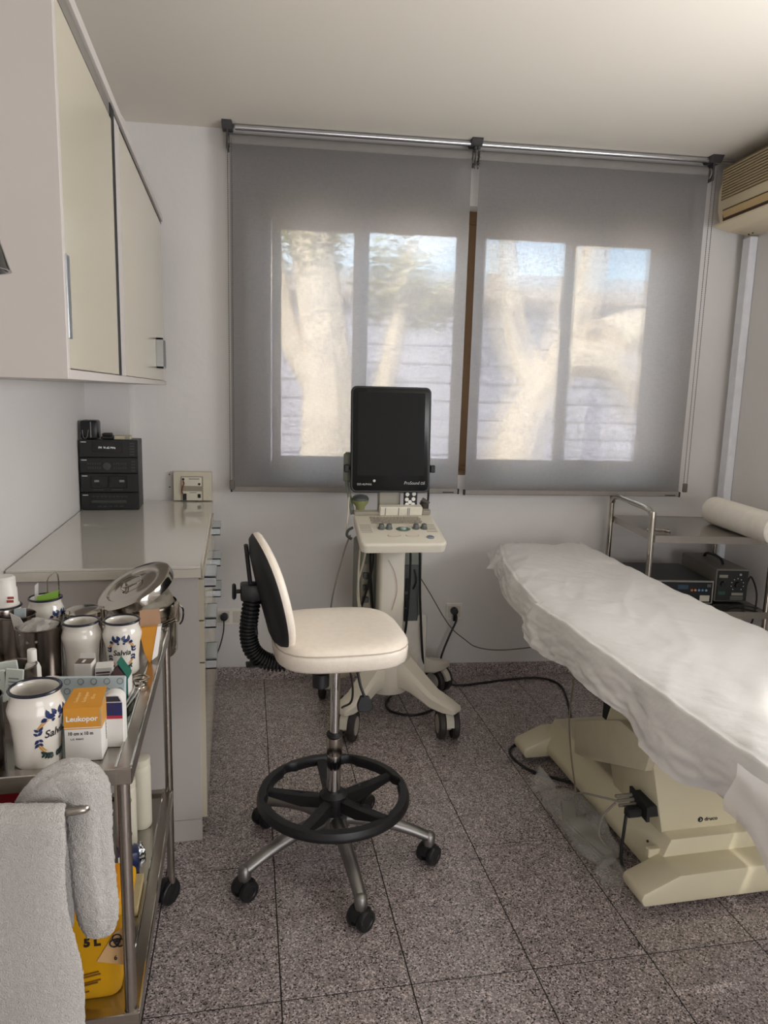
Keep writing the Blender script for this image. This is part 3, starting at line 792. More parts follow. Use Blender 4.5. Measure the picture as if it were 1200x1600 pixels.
# keyboard console (slopes up towards the back)
KM = TR3(0.005, -.115, .892) @ Matrix.Rotation(radians(14), 4, 'X')
b = B()
def rrect(w0, w1, d0, d1, r, z, n=5):
    c = [(-w0 / 2 + r, d0 + r, pi), (w0 / 2 - r, d0 + r, 1.5 * pi), (w1 / 2 - r, d1 - r, 0), (-w1 / 2 + r, d1 - r, .5 * pi)]
    pts = []
    for x, y, a0 in c:
        for i in range(n + 1):
            a = a0 + (pi / 2) * i / n; pts.append(Vector((x + r * cos(a), y + r * sin(a), z)))
    return pts
loft(b, [[KM @ p for p in rrect(w0 + e, w1 + e, d0 - e / 2, d1 + e / 2, .028, z)] for z, e, w0, w1, d0, d1 in
         ((-.046, -.03, .35, .34, -.155, .15), (-.040, -.006, .35, .34, -.155, .15), (-.012, 0, .35, .34, -.155, .15), (-.003, -.004, .35, .34, -.155, .15), (0, -.014, .35, .34, -.155, .15))])
con = b.out('console', ABS, us, ang=50)
b = B()
for r_ in range(5):
    for c_ in range(15):
        x = -.105 + c_ * .0142 + (r_ % 2) * .005; y = .092 - r_ * .0142
        b.box(x, x + .0118, y, y + .0112, 0, .0035, M=KM)
b.out('keys', mat('key_cream', (160, 152, 138), .5), con, kind='stuff')
for s_, x0 in ((-1, -.158), (1, .112)):
    b = B()
    for k in range(5): b.box(x0, x0 + .045, .02 - k * .0165, .0235 - k * .0165, 0, .0015, M=KM)
    b.out('soft_keys', mat('key_grey', (150, 144, 134), .5), con, kind='stuff')
for x in (-.072, -.040, .072, .106):
    b = B(); b.lathe([(0, 0), (.0155, 0), (.015, .003), (.0115, .005), (.011, .017), (.009, .020), (0, .0205)], seg=20, M=KM @ TR3(x, -.010, 0)); b.out('rotary_knob', mat('knob_grey', (92, 96, 92), .4), con)
b = B(); b.ball((0, 0, 0), .031, (1, .72, .12), M=KM @ TR3(.018, -.018, .001)); b.out('trackball_pad', mat('pad_green', (86, 112, 96), .35), con)
b = B(); b.ball((0, 0, 0), .014, (1, 1, .5), M=KM @ TR3(.018, -.018, .003)); b.out('trackball', mat('ball_grey', (160, 168, 166), .2), con)
b = B(); b.lathe([(.009, 0), (.0155, 0), (.0155, .003), (.009, .003)], seg=20, M=KM @ TR3(.115, -.098, 0)); b.ball((0, 0, 0), .009, (1, 1, .25), M=KM @ TR3(.115, -.098, .001)); b.out('power_button', mat('button_blue', (120, 128, 138), .3), con)
for x in (-.03, .045):
    b = B(); b.tube([KM @ Vector(p) for p in ((x - .025, -.075, .001), (x - .02, -.088, .001), (x + .02, -.088, .001), (x + .025, -.078, .001))], .0016, 6); b.out('key_outline', mat('outline_pink', (190, 160, 140), .5), con)
# raised ledge behind the keys with cups
b = B(); b.box(-.06, .125, .115, .150, .0, .040, M=KM, bev=.004); b.out('ledge', mat('ledge_cream', (218, 212, 196), .45), us)
for x in (-.037, .020, .060, .067):
    b = B(); b.box(x, x + .0016, .1135, .1155, .004, .038, M=KM); b.out('ledge_slit', INK, us)
b = B(); b.box(-.168, -.06, .120, .150, .0, .016, M=KM, bev=.003); b.out('tray_edge', mat('tray_grey', (150, 144, 130), .5), us)
b = B(); b.box(.128, .165, .125, .150, 0, .020, M=KM, bev=.003); b.out('tray_edge', mat('tray_grey', (150, 144, 130), .5), us)
# probe + holder, left
b = B(); b.lathe([(0, 0), (.020, 0), (.018, .03), (.020, .05), (.034, .068), (.036, .078), (.0, .078)], (-.133, .035, .905), seg=24); b.out('probe_cup', mat('olive_cup', (126, 130, 84), .45), us)
b = B(); b.lathe([(0, 0), (.036, 0), (.036, .008), (.028, .018), (.012, .023), (0, .024)], (-.133, .035, .984), seg=24); b.out('probe_head', ABSD, us)
b = B(); b.lathe([(0, 0), (.014, 0), (.016, .03), (.022, .045), (0, .05)], (.148, .04, .925), seg=18); b.cyl((.135, .04, .985), (.165, .03, .965), .012, 12); b.out('probe_right', mat('probe_brown', (70, 64, 56), .5), us)
# neck, keypad
b = B(); b.box(-.052, .044, .05, .085, .86, 1.12, bev=.006); b.box(-.04, .035, .07, .13, .75, 1.2, bev=.01); b.out('monitor_neck', mat('neck_beige', (158, 152, 138), .5), us)
b = B(); b.box(.053, .112, .02, .032, .945, 1.06, bev=.003); kp = b.out('keypad', BLKM, us)
for (x, z) in ((.068, 1.010), (.097, 1.012), (.066, .988), (.095, .990), (.080, .977), (.067, .966), (.094, .967)):
    b = B(); b.cyl((x, .019, z), (x, .0205, z), .0085, 16); b.out('button', WHT, kp)
# monitor
MM = TR3(-.012, .005, 1.243) @ Matrix.Rotation(radians(-4), 4, 'X')
def rr_xz(w, h, r, y, n=6):
    pts = []
    for x, z, a0 in ((-w / 2 + r, -h / 2 + r, pi), (w / 2 - r, -h / 2 + r, 1.5 * pi), (w / 2 - r, h / 2 - r, 0), (-w / 2 + r, h / 2 - r, .5 * pi)):
        for i in range(n + 1):
            a = a0 + pi / 2 * i / n; pts.append(MM @ Vector((x + r * cos(a), y, z + r * sin(a))))
    return pts
b = B(); loft(b, [rr_xz(.330, .432, .022, .045), rr_xz(.338, .440, .024, .03), rr_xz(.340, .442, .024, .004), rr_xz(.334, .436, .022, 0)]); mon = b.out('monitor', GLOSS and mat('monitor_case', (12, 12, 13), .4), us, ang=40)
b = B(); loft(b, [rr_xz(.326, .428, .020, -.0003), rr_xz(.322, .424, .018, -.0015)]); b.out('bezel', mat('bezel_black', (7, 7, 8), .3, spec=.3), mon)
b = B(); b.box(-.142, .142, -.0028, -.0010, -.150, .196, M=MM); b.out('screen', mat('screen_dark', (20, 20, 20), .5, spec=.15), mon)
MT = MM @ Matrix(((1, 0, 0, 0), (0, 0, -1, -.0017), (0, 1, 0, 0), (0, 0, 0, 1)))
text('ProSound \u03b16', .019, mat('silver_ink', (176, 176, 172), .4), mon, MT @ TR3(.102, -.181, 0), shear=.25, sx=.88)
text('SSD-ALPHA6', .0125, mat('silver_ink', (176, 176, 172), .4), mon, MT @ TR3(-.112, -.187, 0), sx=.9)
b = B(); b.cyl((-.070, -.0016, -.172), (-.070, -.0022, -.172), .0055, 14, M=MM); b.out('emblem', mat('silver_ink', (176, 176, 172), .4), mon)
b = B(); b.box(-.10, .10, .045, .075, -.12, .10, M=MM, bev=.012); b.out('rear_housing', ABS, mon)
for s_ in (-1, 1):
    b = B(); b.box(s_ * .185 - .010, s_ * .185 + .010, .01, .04, -.137, -.105, M=MM, bev=.003); b.box(min(s_ * .16, s_ * .18), max(s_ * .16, s_ * .18), .02, .032, -.127, -.115, M=MM); b.out('side_knob', BLKM, mon)
# carrying arm at left of the monitor
b = B(); b.box(-.205, -.155, .05, .075, 1.055, 1.185, bev=.010); b.tube([(-.19, .063, 1.07), (-.185, .06, 1.03), (-.172, .05, .97), (-.165, .04, .92)], .009, 8); b.out('cable_arm', ABSG, us)
b = B(); b.tube([(.165, .05, 1.05), (.167, .05, 1.0), (.162, .04, .93)], .005, 8); b.out('arm_rod', BLKM, us)
# gel hook at the left of the console
b = B(); b.tube([(-.175, -.05, .88), (-.195, -.06, .87), (-.20, -.065, .85), (-.18, -.07, .835)], .006, 8); b.out('cable_hook', ABSD, us)
# cables on the machine
def cab(name, pts, r, m, parent=None, **k):
    b = B(); b.tube(pts, r, 8, smooth=6); return b.out(name, m, parent, **k)
CBK = mat('black_cable', (18, 18, 20), .45); CGR = mat('grey_cable', (128, 122, 112), .5); CBE = mat('beige_cable', (190, 182, 164), .5)
cab('cable', [(.07, .0, .86), (.086, .0, .75), (.086, .01, .55), (.078, .03, .38), (.055, .07, .27)], .0055, CBK, us)
cab('cable', [(.11, .0, .86), (.125, .0, .78), (.140, .02, .55), (.165, .05, .30), (.20, .12, .12), (.24, .30, .02)], .0055, CBK, us)
cab('cable', [(.015, .03, .82), (.048, .03, .74), (.052, .04, .60), (.038, .05, .46), (.01, .06, .40)], .0055, CBK, us)
cab('cable', [(-.07, .0, .84), (-.088, .01, .76), (-.078, .03, .60), (-.062, .05, .47), (-.05, .07, .42)], .0055, CBK, us)
cab('cable', [(-.085, .0, .84), (-.078, .0, .72), (-.10, .03, .58), (-.13, .06, .46), (-.14, .08, .42)], .0055, CBK, us)
cab('cable', [(-.10, .0, .84), (-.115, .0, .74), (-.138, .02, .62), (-.132, .03, .52), (-.11, .05, .44)], .0045, CBE, us)
cab('cable', [(-.13, .0, .84), (-.14, .0, .68), (-.13, .03, .54), (-.10, .06, .46)], .0045, CBE, us)
cab('cable', [(-.185, -.06, .85), (-.205, -.05, .79), (-.235, -.02, .65), (-.25, .05, .50), (-.22, .12, .38), (-.14, .14, .32)], .0035, CGR, us)
cab('cable', [(-.185, .01, 1.0), (-.19, .0, .92), (-.20, -.03, .86)], .0028, CBE, us)
cab('cable', [(-.02, -.054, .74), (.01, -.056, .68), (.02, -.056, .60), (.0, -.056, .52)], .0012, mat('wire_pink', (190, 150, 130), .5), us)
# black power lead hanging left front of the machine
tagit(cab('power_lead', [(0.470, 2.98, .31), (0.465, 2.80, .30), (0.455, 2.66, .285), (0.44, 2.6, .25), (.43, 2.75, .16), (.44, 3.0, .02), (.5, 3.2, .008)], .0045, CBK, loc=(.45, 2.8, 0)), 'thin black lead drooping behind the stool column beside the machine leg', 'cable')

# mains cable on the floor with plug in the wall
def cable_thing(name, pts, r, m, label, cat='cable'):
    b = B(); b.tube(pts, r, 8, smooth=6); return b.out(name, m, loc=pts[0], label=label, cat=cat)
cable_thing('mains_cable', [(1.094, 3.352, .345), (1.096, 3.345, .31), (1.062, 3.34, .235), (1.022, 3.33, .134), (1.002, 3.31, .05), (1.03, 3.29, .010), (1.105, 3.250, .006), (1.256, 3.27, .006), (1.407, 3.29, .006), (1.545, 3.28, .006), (1.605, 3.18, .006), (1.545, 2.962, .006), (1.46, 2.76, .006), (1.42, 2.68, .006)], .0055, CBK,
            'black mains cable running from the wall socket across the floor towards the couch')
cable_thing('couch_cable', [(1.40, 2.66, .006), (1.30, 2.66, .006), (1.19, 2.64, .006), (1.115, 2.60, .006), (1.088, 2.53, .006), (1.11, 2.43, .006), (1.16, 2.37, .006), (1.24, 2.305, .006), (1.33, 2.25, .006)], .0058, CBK,
            'thick black cable looping round the far foot of the treatment couch')
cable_thing('loop_cable', [(0.93, 3.27, .006), (0.977, 3.155, .006), (0.925, 3.03, .006), (0.80, 2.955, .006), (0.70, 3.00, .006), (0.69, 3.10, .006), (0.764, 3.224, .006)], .0058, CBK,
            'loop of thick black cable lying under the ultrasound machine')
cable_thing('thin_wire', [(0.80, 3.05, .80), (.83, 3.26, .653), (0.937, 3.29, .475), (1.04, 3.285, .31), (1.125, 3.28, .232), (1.192, 3.275, .19), (1.309, 3.262, .175), (1.475, 3.245, .189), (1.60, 3.20, .22)], .0026, mat('wire_brown', (96, 84, 76), .5),
            'thin brown wire sagging across the back wall from machine to couch')

# ================================================================== WALL SOCKETS
def socket(s, z, w, h, label, plug_dx, n=1):
    t = thing('wall_socket', label, 'socket', WP(s, 0, z), PHI)
    b = B(); b.box(-w / 2, w / 2, -.009, 0, -h / 2, h / 2, bev=.002); b.out('plate', WHT, t)
    for k in range(n):
        cx = -w / 2 + (k + .5) * w / n
        b = B(); b.box(cx - w / n * .40, cx + w / n * .40, -.0115, -.009, -h * .36, h * .36, bev=.001); b.out('insert', mat('socket_cream', (206, 200, 188), .45), t)
    return t
t = socket(0.678, 0.345, .082, .085, 'white wall socket with a black plug, right of the ultrasound machine', 0)
b = B(); b.lathe([(0, 0), (.019, 0), (.020, .008), (.017, .028), (0, .03)], seg=20, M=WP(.676, 0.012, .352).to_4d() and Matrix.Translation(WP(.676, 0.0125, .352)) @ RZ(PHI) @ Matrix.Rotation(pi / 2, 4, 'X'))
b.tube([WP(.676, .032, .350), WP(.676, .036, .33), WP(.676, .032, .305)], .008, 10)
b.out('plug', BLKP, loc=WP(.676, .02, .35), label='round black plug in the wall socket right of the machine', cat='plug')
t = socket(-0.44, 0.33, .165, .082, 'white double wall socket with a black plug beside the base cabinet', 0, 2)
b = B(); b.lathe([(0, 0), (.019, 0), (.020, .008), (.017, .026), (0, .028)], seg=20, M=Matrix.Translation(WP(-.472, 0.0125, .334)) @ RZ(PHI) @ Matrix.Rotation(pi / 2, 4, 'X'))
b.out('plug', BLKP, loc=WP(-.472, .02, .334), label='round black plug in the double socket beside the base cabinet', cat='plug')
cable_thing('plug_cable', [WP(-.472, .043, .325), WP(-.474, .046, .27), WP(-.49, .045, .20), WP(-.515, .040, .13), WP(-.53, .035, .08)], .003, CBK, 'thin black cable hanging from the plug beside the base cabinet')

# beige power box on the back wall at the end of the worktop
pb = thing('power_box', 'beige electrical wall box with two small sockets above the worktop end', 'electrical box', WP(-0.612, 0, 0.975), PHI)
b = B(); b.box(-.088, .088, -.040, 0, -.064, .072, bev=.003); b.out('case', mat('box_beige', (206, 198, 178), .5), pb)
b = B(); b.box(-.052, .050, -.0415, -.040, -.064, .052, bev=.0005); b.out('recess_panel', mat('box_inset', (150, 142, 124), .5), pb)
b = B(); b.box(-.048, .044, -.046, -.0415, .006, .048, bev=.001); b.out('socket_plate', mat('box_plate', (214, 208, 192), .45), pb)
b = B(); b.box(-.048, .044, -.046, -.0415, -.062, -.018, bev=.001); b.out('socket_plate', mat('box_plate', (214, 208, 192), .45), pb)
for (x, z, w, h, nm) in ((-.040, .038, .005, .005, 'switch'), (.033, .016, .005, .005, 'switch'), (-.035, -.045, .009, .016, 'inlet'), (.032, -.040, .007, .009, 'inlet')):
    b = B(); b.box(x - w, x + w, -.0485, -.046, z - h, z + h, bev=.0015); b.out(nm, BLKM, pb)
b = B(); b.tube([(-.040, -.048, .030), (-.036, -.056, .018), (-.042, -.056, .002), (-.046, -.050, -.02), (-.04, -.050, -.034)], .0035, 6); b.out('lead', mat('lead_red_brown', (120, 70, 58), .5), pb)
b = B(); b.box(-.015, .034, -.0463, -.0460, .038, .042); b.box(-.012, .02, -.0463, -.0460, -.026, -.023); b.out('print', INKG, pb)
for z in (.05, -.01):
    b = B(); b.cyl(WP(-.722, 0.0005, .98 + z), WP(-.722, .003, .98 + z), .003, 8); b.out('wall_hole', BLKM, pb, world=True)

# ================================================================== STEREO
sx0, sy0, sz0 = -0.520, 3.225, 0.908
stt = thing('mini_stereo', 'black stacked mini hi-fi stereo standing on the worktop corner', 'stereo', (sx0, sy0, sz0))
b = B(); b.box(-.115, .117, .012, .165, 0.0, .300, bev=.003); b.out('cabinet', mat('hifi_black', (30, 30, 31), .45), stt)
HF = mat('hifi_front', (24, 25, 25), .35); HG = mat('hifi_trim', (58, 60, 58), .35)
for (z0, z1, nm) in ((.228, .302, 'tuner_unit'), (.160, .226, 'equaliser_unit'), (.078, .158, 'cassette_unit'), (.003, .076, 'disc_unit')):
    b = B(); b.box(-.117, .119, 0, .013, z0, z1, bev=.002); u_ = b.out(nm, HF, stt)
    b = B(); b.box(-.110, -.088, -.0006, 0, z1 - .012, z1 - .009); b.out('print', WINK, u_)
    if nm == 'tuner_unit':
        b = B(); b.box(-.065, .055, -.0015, .0, z0 + .022, z1 - .008, bev=.0006); b.out('display', mat('display_dark', (20, 12, 16), .15), u_)
        text('FM  91.65 MHz', .013, mat('display_ink', (190, 190, 186), .5, emis=((190, 200, 196), .25)), u_, Matrix(((1, 0, 0, -.005), (0, 0, -1, -.0017), (0, 1, 0, z0 + .040), (0, 0, 0, 1))), sx=.85)  # slight glow put into the display lettering
        for k in range(5):
            b = B(); b.box(.086, .104, -.002, 0, z0 + .008 + k * .012, z0 + .014 + k * .012); b.out('button', HG, u_)
    if nm == 'equaliser_unit':
        b = B(); b.lathe([(0, 0), (.0175, 0), (.016, .008), (.010, .009), (0, .008)], seg=26, M=TR3(-.007, 0, z0 + .030) @ Matrix.Rotation(pi / 2, 4, 'X')); b.out('volume_knob', HG, u_)
        for sgn in (-1, 1):
            for k in range(6):
                for r_ in range(2):
                    x = -.007 + sgn * (.028 + k * .0095)
                    b = B(); b.box(x - .003, x + .003, -.003, 0, z0 + .018 + r_ * .018, z0 + .027 + r_ * .018, bev=.0008); b.out('button', HG, u_)
        for k in range(4):
            b = B(); b.box(.090, .106, -.002, 0, z0 + .008 + k * .013, z0 + .013 + k * .013); b.out('button', HG, u_)
    if nm == 'cassette_unit':
        for x0_, x1_ in ((-.075, -.006), (-.002, .072)):
            b = B(); b.box(x0_, x1_, -.004, 0, z0 + .018, z1 - .010, bev=.0015); d_ = b.out('cassette_door', mat('door_smoke', (20, 21, 21), .2), u_)
            xc = (x0_ + x1_) / 2 + (-.010 if x0_ < -.05 else .016)
            b = B(); b.box(xc - .010, xc + .010, -.0046, -.004, z0 + .044, z0 + .053); b.out('cassette_window', mat('window_grey', (120, 126, 122), .3), d_)
            b = B(); b.box(x0_ + .01, x1_ - .02, -.003, 0, z0 + .009, z0 + .012); b.out('key_strip', HG, u_)
    if nm == 'disc_unit':
        b = B(); b.box(-.075, .068, -.003, 0, z0 + .028, z0 + .040, bev=.001); b.out('disc_drawer', HG, u_)
        for k in range(9):
            b = B(); b.box(-.072 + k * .0165, -.062 + k * .0165, -.002, 0, z0 + .054, z0 + .058); b.out('button', HG, u_)
        for k in range(5):
            b = B(); b.box(-.050 + k * .022, -.036 + k * .022, -.002, 0, z0 + .011, z0 + .015); b.out('button', HG, u_)
for z in (.252, .182):
    for k in range(5):
        b = B(); b.box(.117, .1178, .04 + k * .010, .10 + k * .006, z + k * .005, z + .002 + k * .005); b.out('vent_slot', HG, stt)
zt = sz0 + .302
b = B(); b.box(-.632, -.562, 3.235, 3.315, zt + .0005, zt + .080, bev=.010, seg=2)
sp = b.out('small_speaker', mat('speaker_black', (18, 18, 20), .3), loc=(-.597, 3.27, zt), label='small glossy black speaker cube on top of the stereo by the wall', cat='speaker')
b = B(); b.box(-.590 - .001, -.587, 3.2335, 3.236, zt + .008, zt + .074); b.out('edge_strip', mat('silver_strip', (150, 150, 154), .2, .9), sp, world=True)
b = B(); b.tube([(-.622, 3.233, zt + .04), (-.618, 3.231, zt + .008), (-.605, 3.231, zt + .008), (-.598, 3.233, zt + .04)], .0016, 6); b.out('clip', mat('silver_strip', (150, 150, 154), .2, .9), sp, world=True)
b = B(); b.box(-.552, -.505, 3.245, 3.32, zt + .0005, zt + .014, bev=.004); b.box(-.548, -.510, 3.25, 3.30, zt + .014, zt + .026, bev=.004)
b.out('remote_control', mat('remote_black', (34, 32, 33), .5), loc=(-.53, 3.28, zt), label='black remote control lying on the stereo beside the speaker cube', cat='remote control')
b = B(); b.box(-.498, -.432, 3.245, 3.300, zt + .0005, zt + .016, bev=.001); cs = b.out('cassette_case', mat('case_cream', (190, 182, 154), .5), loc=(-.465, 3.27, zt), label='small cream card box lying on top of the stereo at its right', cat='box')
b = B()
for k in range(4): b.box(-.454 + k * .005, -.451 + k * .005, 3.2448, 3.2452, zt + .002, zt + .014)
b.out('stripe', INKG, cs, world=True)

# black lamp head peeping in at the left edge (standing lamp beside the trolley)
lp = thing('standing_lamp', 'black lamp shade peeping in at the left edge in front of the cupboard', 'lamp', (-.452, 1.0, 0))
b = B(); b.lathe([(0, .0), (.14, .0), (.145, .006), (.14, .02), (.03, .03), (0, .03)], seg=30); b.out('base', BLKM, lp)
b = B(); b.cyl((0, 0, .02), (0, 0, 1.66), .009, 14); b.tube([(0, 0, 1.65), (.01, 0, 1.68), (.05, 0, 1.685), (.10, 0, 1.65)], .007, 8); b.out('pole', BLKM, lp)
b = B(); b.lathe([(.0, .075), (.016, .073), (.035, .052), (.050, .0), (.052, -.004), (.048, -.004), (.033, .046), (0, .068)], (.132, 0, 1.576), seg=28); b.out('lamp_shade', BLKG, lp)

# ================================================================== TREATMENT COUCH
co = thing('treatment_couch', 'cream electric treatment couch on two low feet, covered by a white sheet', 'treatment couch', (1.35, 1.9, 0))
def W(b, name, m, par=None, **k): return b.out(name, m, par or co, world=True, **k)
def foot(y0_, y1_):
    pts = [(1.118, 0, .030), (1.108, 0, .052), (1.114, 0, .070), (1.225, 0, .117), (1.80, 0, .120), (1.90, 0, .095), (1.905, 0, .06), (1.89, 0, .030)]
    b = B(); b.poly([(x, y0_, z) for x, _, z in pts], (0, y1_ - y0_, 0), bev=.008, seg=2)
    return b
f1 = W(foot(1.615, 1.725), 'foot', TBL)
f2 = W(foot(2.46, 2.57), 'foot', TBL)
for f_, y in ((f1, 1.67), (f2, 2.515)):
    for x in (1.150, 1.865):
        b = B(); b.lathe([(0, 0), (.022, 0), (.022, .010), (.012, .014), (.012, .034), (0, .034)], (x, y, 0), seg=18); W(b, 'rubber_pad', mat('grey_pad', (120, 112, 106), .7), f_)
b = B(); b.poly([(1.205, 1.70, .045), (1.205, 1.70, .075), (1.245, 1.70, .170), (1.52, 1.70, .170), (1.57, 1.70, .075), (1.57, 1.70, .045)], (0, .80, 0), bev=.006, seg=2); W(b, 'spine', TBL)
b = B(); b.poly([(1.19, 1.722, .10), (1.19, 1.722, .128), (1.70, 1.722, .132), (1.70, 1.722, .10)], (0, .02, 0), bev=.003); W(b, 'skirt_plate', TBL)
b = B(); b.poly([(1.248, 1.742, .128), (1.512, 1.742, .126), (1.478, 1.742, .26), (1.45, 1.742, .47), (1.215, 1.742, .465), (1.192, 1.742, .378)], (.0, .29, 0), bev=.010, seg=2); colf = W(b, 'column_cover', TBL)
b = B(); b.poly([(1.172, 2.19, .315), (1.172, 1.91, .449), (1.172, 1.73, .447), (1.172, 1.752, .363), (1.172, 2.10, .219), (1.172, 2.18, .198)], (.028, 0, 0), bev=.004, seg=2); W(b, 'lift_cover', mat('cream_enamel_panel', (202, 194, 168), .4))
b = B(); b.poly([(1.20, 2.16, .30), (1.20, 1.90, .44), (1.20, 1.78, .44), (1.20, 1.78, .36), (1.20, 2.08, .235), (1.20, 2.15, .215)], (.30, 0, 0)); W(b, 'lift_arm', TBL)
b = B(); b.box(1.245, 1.46, 1.97, 2.14, .345, .432, bev=.004); W(b, 'lift_bracket', BLKM)
b = B(); b.box(1.215, 1.50, 1.25, 2.25, .432, .615, bev=.012, seg=2); W(b, 'bed_frame', TBL)
b = B(); b.box(1.10, 1.50, .95, 2.3, .615, .655, bev=.004); W(b, 'support_board', BLKM)
b = B(); b.poly([(1.085, 2.32, .60), (1.12, 2.86, .655), (1.12, 2.86, .675), (1.085, 2.32, .675)], (.46, 0, 0)); W(b, 'head_board', BLKM)
b = B(); b.poly([(1.13, 2.44, .555), (1.13, 2.70, .61), (1.13, 2.70, .64), (1.13, 2.44, .60)], (.3, 0, 0)); W(b, 'head_bracket', TBL)
for (x, z) in ((1.29, .117), (1.45, .118)):
    b = B(); b.cyl((x, 1.7215, z), (x, 1.7195, z), .0035, 10); W(b, 'screw', BLKM)
for (y, z) in ((1.76, .13),):
    b = B(); b.cyl((1.21, y, z), (1.206, y, z), .004, 10); W(b, 'screw', BLKM)
LM = Matrix(((1, 0, 0, 0), (0, 0, -1, 0), (0, 1, 0, 0), (0, 0, 0, 1)))
LG = co.matrix_basis
Lx = Matrix.Translation((1.398 - 1.35, 1.7412 - 1.9, .196)) @ LM
text('druco', .017, INK, colf, Matrix.Translation((1.402 - 1.35, 1.7410 - 1.9, .196)) @ LM, bold=.0002, sx=1.1)
b = B(); b.cyl((1.366, 1.7412, .1965), (1.366, 1.7405, .1965), .0085, 20); W(b, 'emblem', INK, colf)
b = B(); b.poly([(1.3635, 1.7403, .201), (1.3655, 1.7403, .201), (1.3695, 1.7403, .1965), (1.3655, 1.7403, .192), (1.3635, 1.7403, .192), (1.3672, 1.7403, .1965)], (0, -.0004, 0)); W(b, 'emblem_arrow', WINK, colf)
# power inlet with plugs on the column's left side
b = B(); b.poly([(1.186, 1.845, .262), (1.186, 1.745, .250), (1.186, 1.742, .205), (1.186, 1.835, .212)], (.010, 0, 0)); b.box(1.19, 1.24, 1.75, 1.84, .215, .25); W(b, 'inlet_plate', BLKM)
for k in range(3):
    b = B(); b.box(1.130, 1.188, 1.800 + k * .012, 1.809 + k * .012, .222 + k * .008, .232 + k * .008, bev=.002); W(b, 'plug_grey', mat('plug_grey', (120, 114, 102), .5))
b = B(); b.box(1.140, 1.187, 1.765, 1.795, .205, .232, bev=.005); W(b, 'plug_black', BLKM)
def wcab(name, pts, r, m): b = B(); b.tube(pts, r, 8, smooth=6); return W(b, name, m)
wcab('cable', [(1.142, 1.78, .21), (1.138, 1.778, .16), (1.135, 1.778, .09), (1.14, 1.77, .045), (1.165, 1.74, .012)], .005, CBK)
wcab('cable', [(1.132, 1.815, .235), (1.10, 1.86, .225), (1.07, 1.93, .20), (1.09, 2.0, .14), (1.12, 2.02, .06)], .0035, CGR)
wcab('cable', [(1.135, 1.83, .22), (1.10, 1.84, .17), (1.10, 1.85, .10), (1.14, 1.84, .05)], .0035, CGR)
wcab('cable', [(1.12, 2.12, .60), (1.135, 2.15, .489), (1.13, 2.153, .348), (1.125, 2.11, .227), (1.12, 2.047, .12), (1.12, 2.03, .05)], .0028, mat('wire_olive', (110, 98, 76), .5))
# mattress
def lx(y): # left edge of the couch top
    if y > 2.2: return 1.0 + (0.02 + 0.22 * ((y - 2.2) / .95) ** 1.6)
    return 1.0
def rx(y): return 1.585 + (0.06 * ((y - 2.3) / .85) if y > 2.3 else 0)
pts = [(lx(y) + .012, y) for y in [.80 + k * .117 for k in range(21)]]
ptr = [(rx(y) - .012, y) for y in [.80 + k * .117 for k in range(21)]][::-1]
b = B(); b.poly([(x, y, .676) for x, y in pts + ptr], (0, 0, .065)); W(b, 'mattress', mat('mattress_vinyl', (188, 182, 166), .5))

# sheet over the couch
sh = thing('couch_sheet', 'crumpled white disposable sheet draped over the treatment couch', 'sheet', (1.3, 1.9, .75))
def hem(y):
    P_ = [(.80, .62), (1.05, .62), (1.17, .640), (1.31, .605), (1.45, .612), (1.62, .645), (1.81, .640), (2.0, .625), (2.13, .632), (2.25, .665), (2.6, .682), (2.85, .690), (3.2, .70)]
    for (a, za), (c, zc) in zip(P_, P_[1:]):
        if y <= c: t = max(0, (y - a) / (c - a)); t = t * t * (3 - 2 * t); return za + (zc - za) * t
    return P_[-1][1]
def nz_(x, y, z=0, s=1.0): return noise.noise(Vector((x * s, y * s, z * s)))
NU, NV = 210, 110
def shp(u, v):
    y = 3.165 - u * 2.365
    xl, xr = lx(y), rx(y)
    ht = .7485
    a, c = .26, .88
    wr = 0.008 * nz_(u * 9 + v * 2, v * 3, 1, 1.3) + 0.0034 * nz_(u * 26 + v * 8, v * 10, 4) + .0022 * nz_(u * 60 - v * 22, v * 14, 14)
    ridge = abs(nz_(u * 7 + v * 3.5, v * 5, 7)); wr += 0.016 * max(0, .2 - ridge)
    if v < a:
        t = 1 - v / a                        # 0 at edge, 1 at hem
        drop = (ht - hem(y))
        hz = ht - drop * t
        fold = (0.007 * sin(y * 17 + 3 * nz_(y * 2, 0)) + 0.018 * nz_(y * 5.5, t * .8, 2)) * t
        flare = .030 * t + (.055 * t if y > 2.9 else 0)
        x = xl - .004 - .016 * (1 - (1 - t) ** 3) - flare * .6 + fold + (.011 * nz_(y * 14, t * 5, 9) + .006 * nz_(y * 34, t * 9, 19)) * t * (.35 if y > 2.3 else 1)
        z = hz + .008 * nz_(y * 6, 1, 3) * t
        if t < .12: z = ht - drop * t - .004 * 0 ; 
        return Vector((x, y + .012 * nz_(y * 4, t, 5) * t, z + wr * (1 - t)))
    if v <= c:
        t = (v - a) / (c - a)
        x = xl + (xr - xl) * t
        edge = min(t, 1 - t)
        z = ht + wr + .006 * (1 - math.exp(-edge * 14)) - .006 * math.exp(-edge * 40)
        if u < .03: z -= (.03 - u) * .4
        return Vector((x, y, z))
    t = (v - c) / (1 - c)
    return Vector((xr + .004 + .012 * t + .010 * nz_(y * 7, t, 6) * t, y, ht - .11 * t + wr * (1 - t)))
b = B(); b.grid(shp, NU, NV)
W(b, 'sheet', SHEET, sh, ang=80)
def flp(u, v):
    y = 1.13 - u * .38
    t = v
    bottom = .66 - .06 * min(1, u * 2.3) + .02 * sin(u * 9)
    return Vector((.955 - .035 * t + .018 * nz_(u * 5, t * 2, 11) * (0.3 + t) + .01 * sin(u * 15) * t, y - .02 * t, .745 - (.745 - bottom) * t))
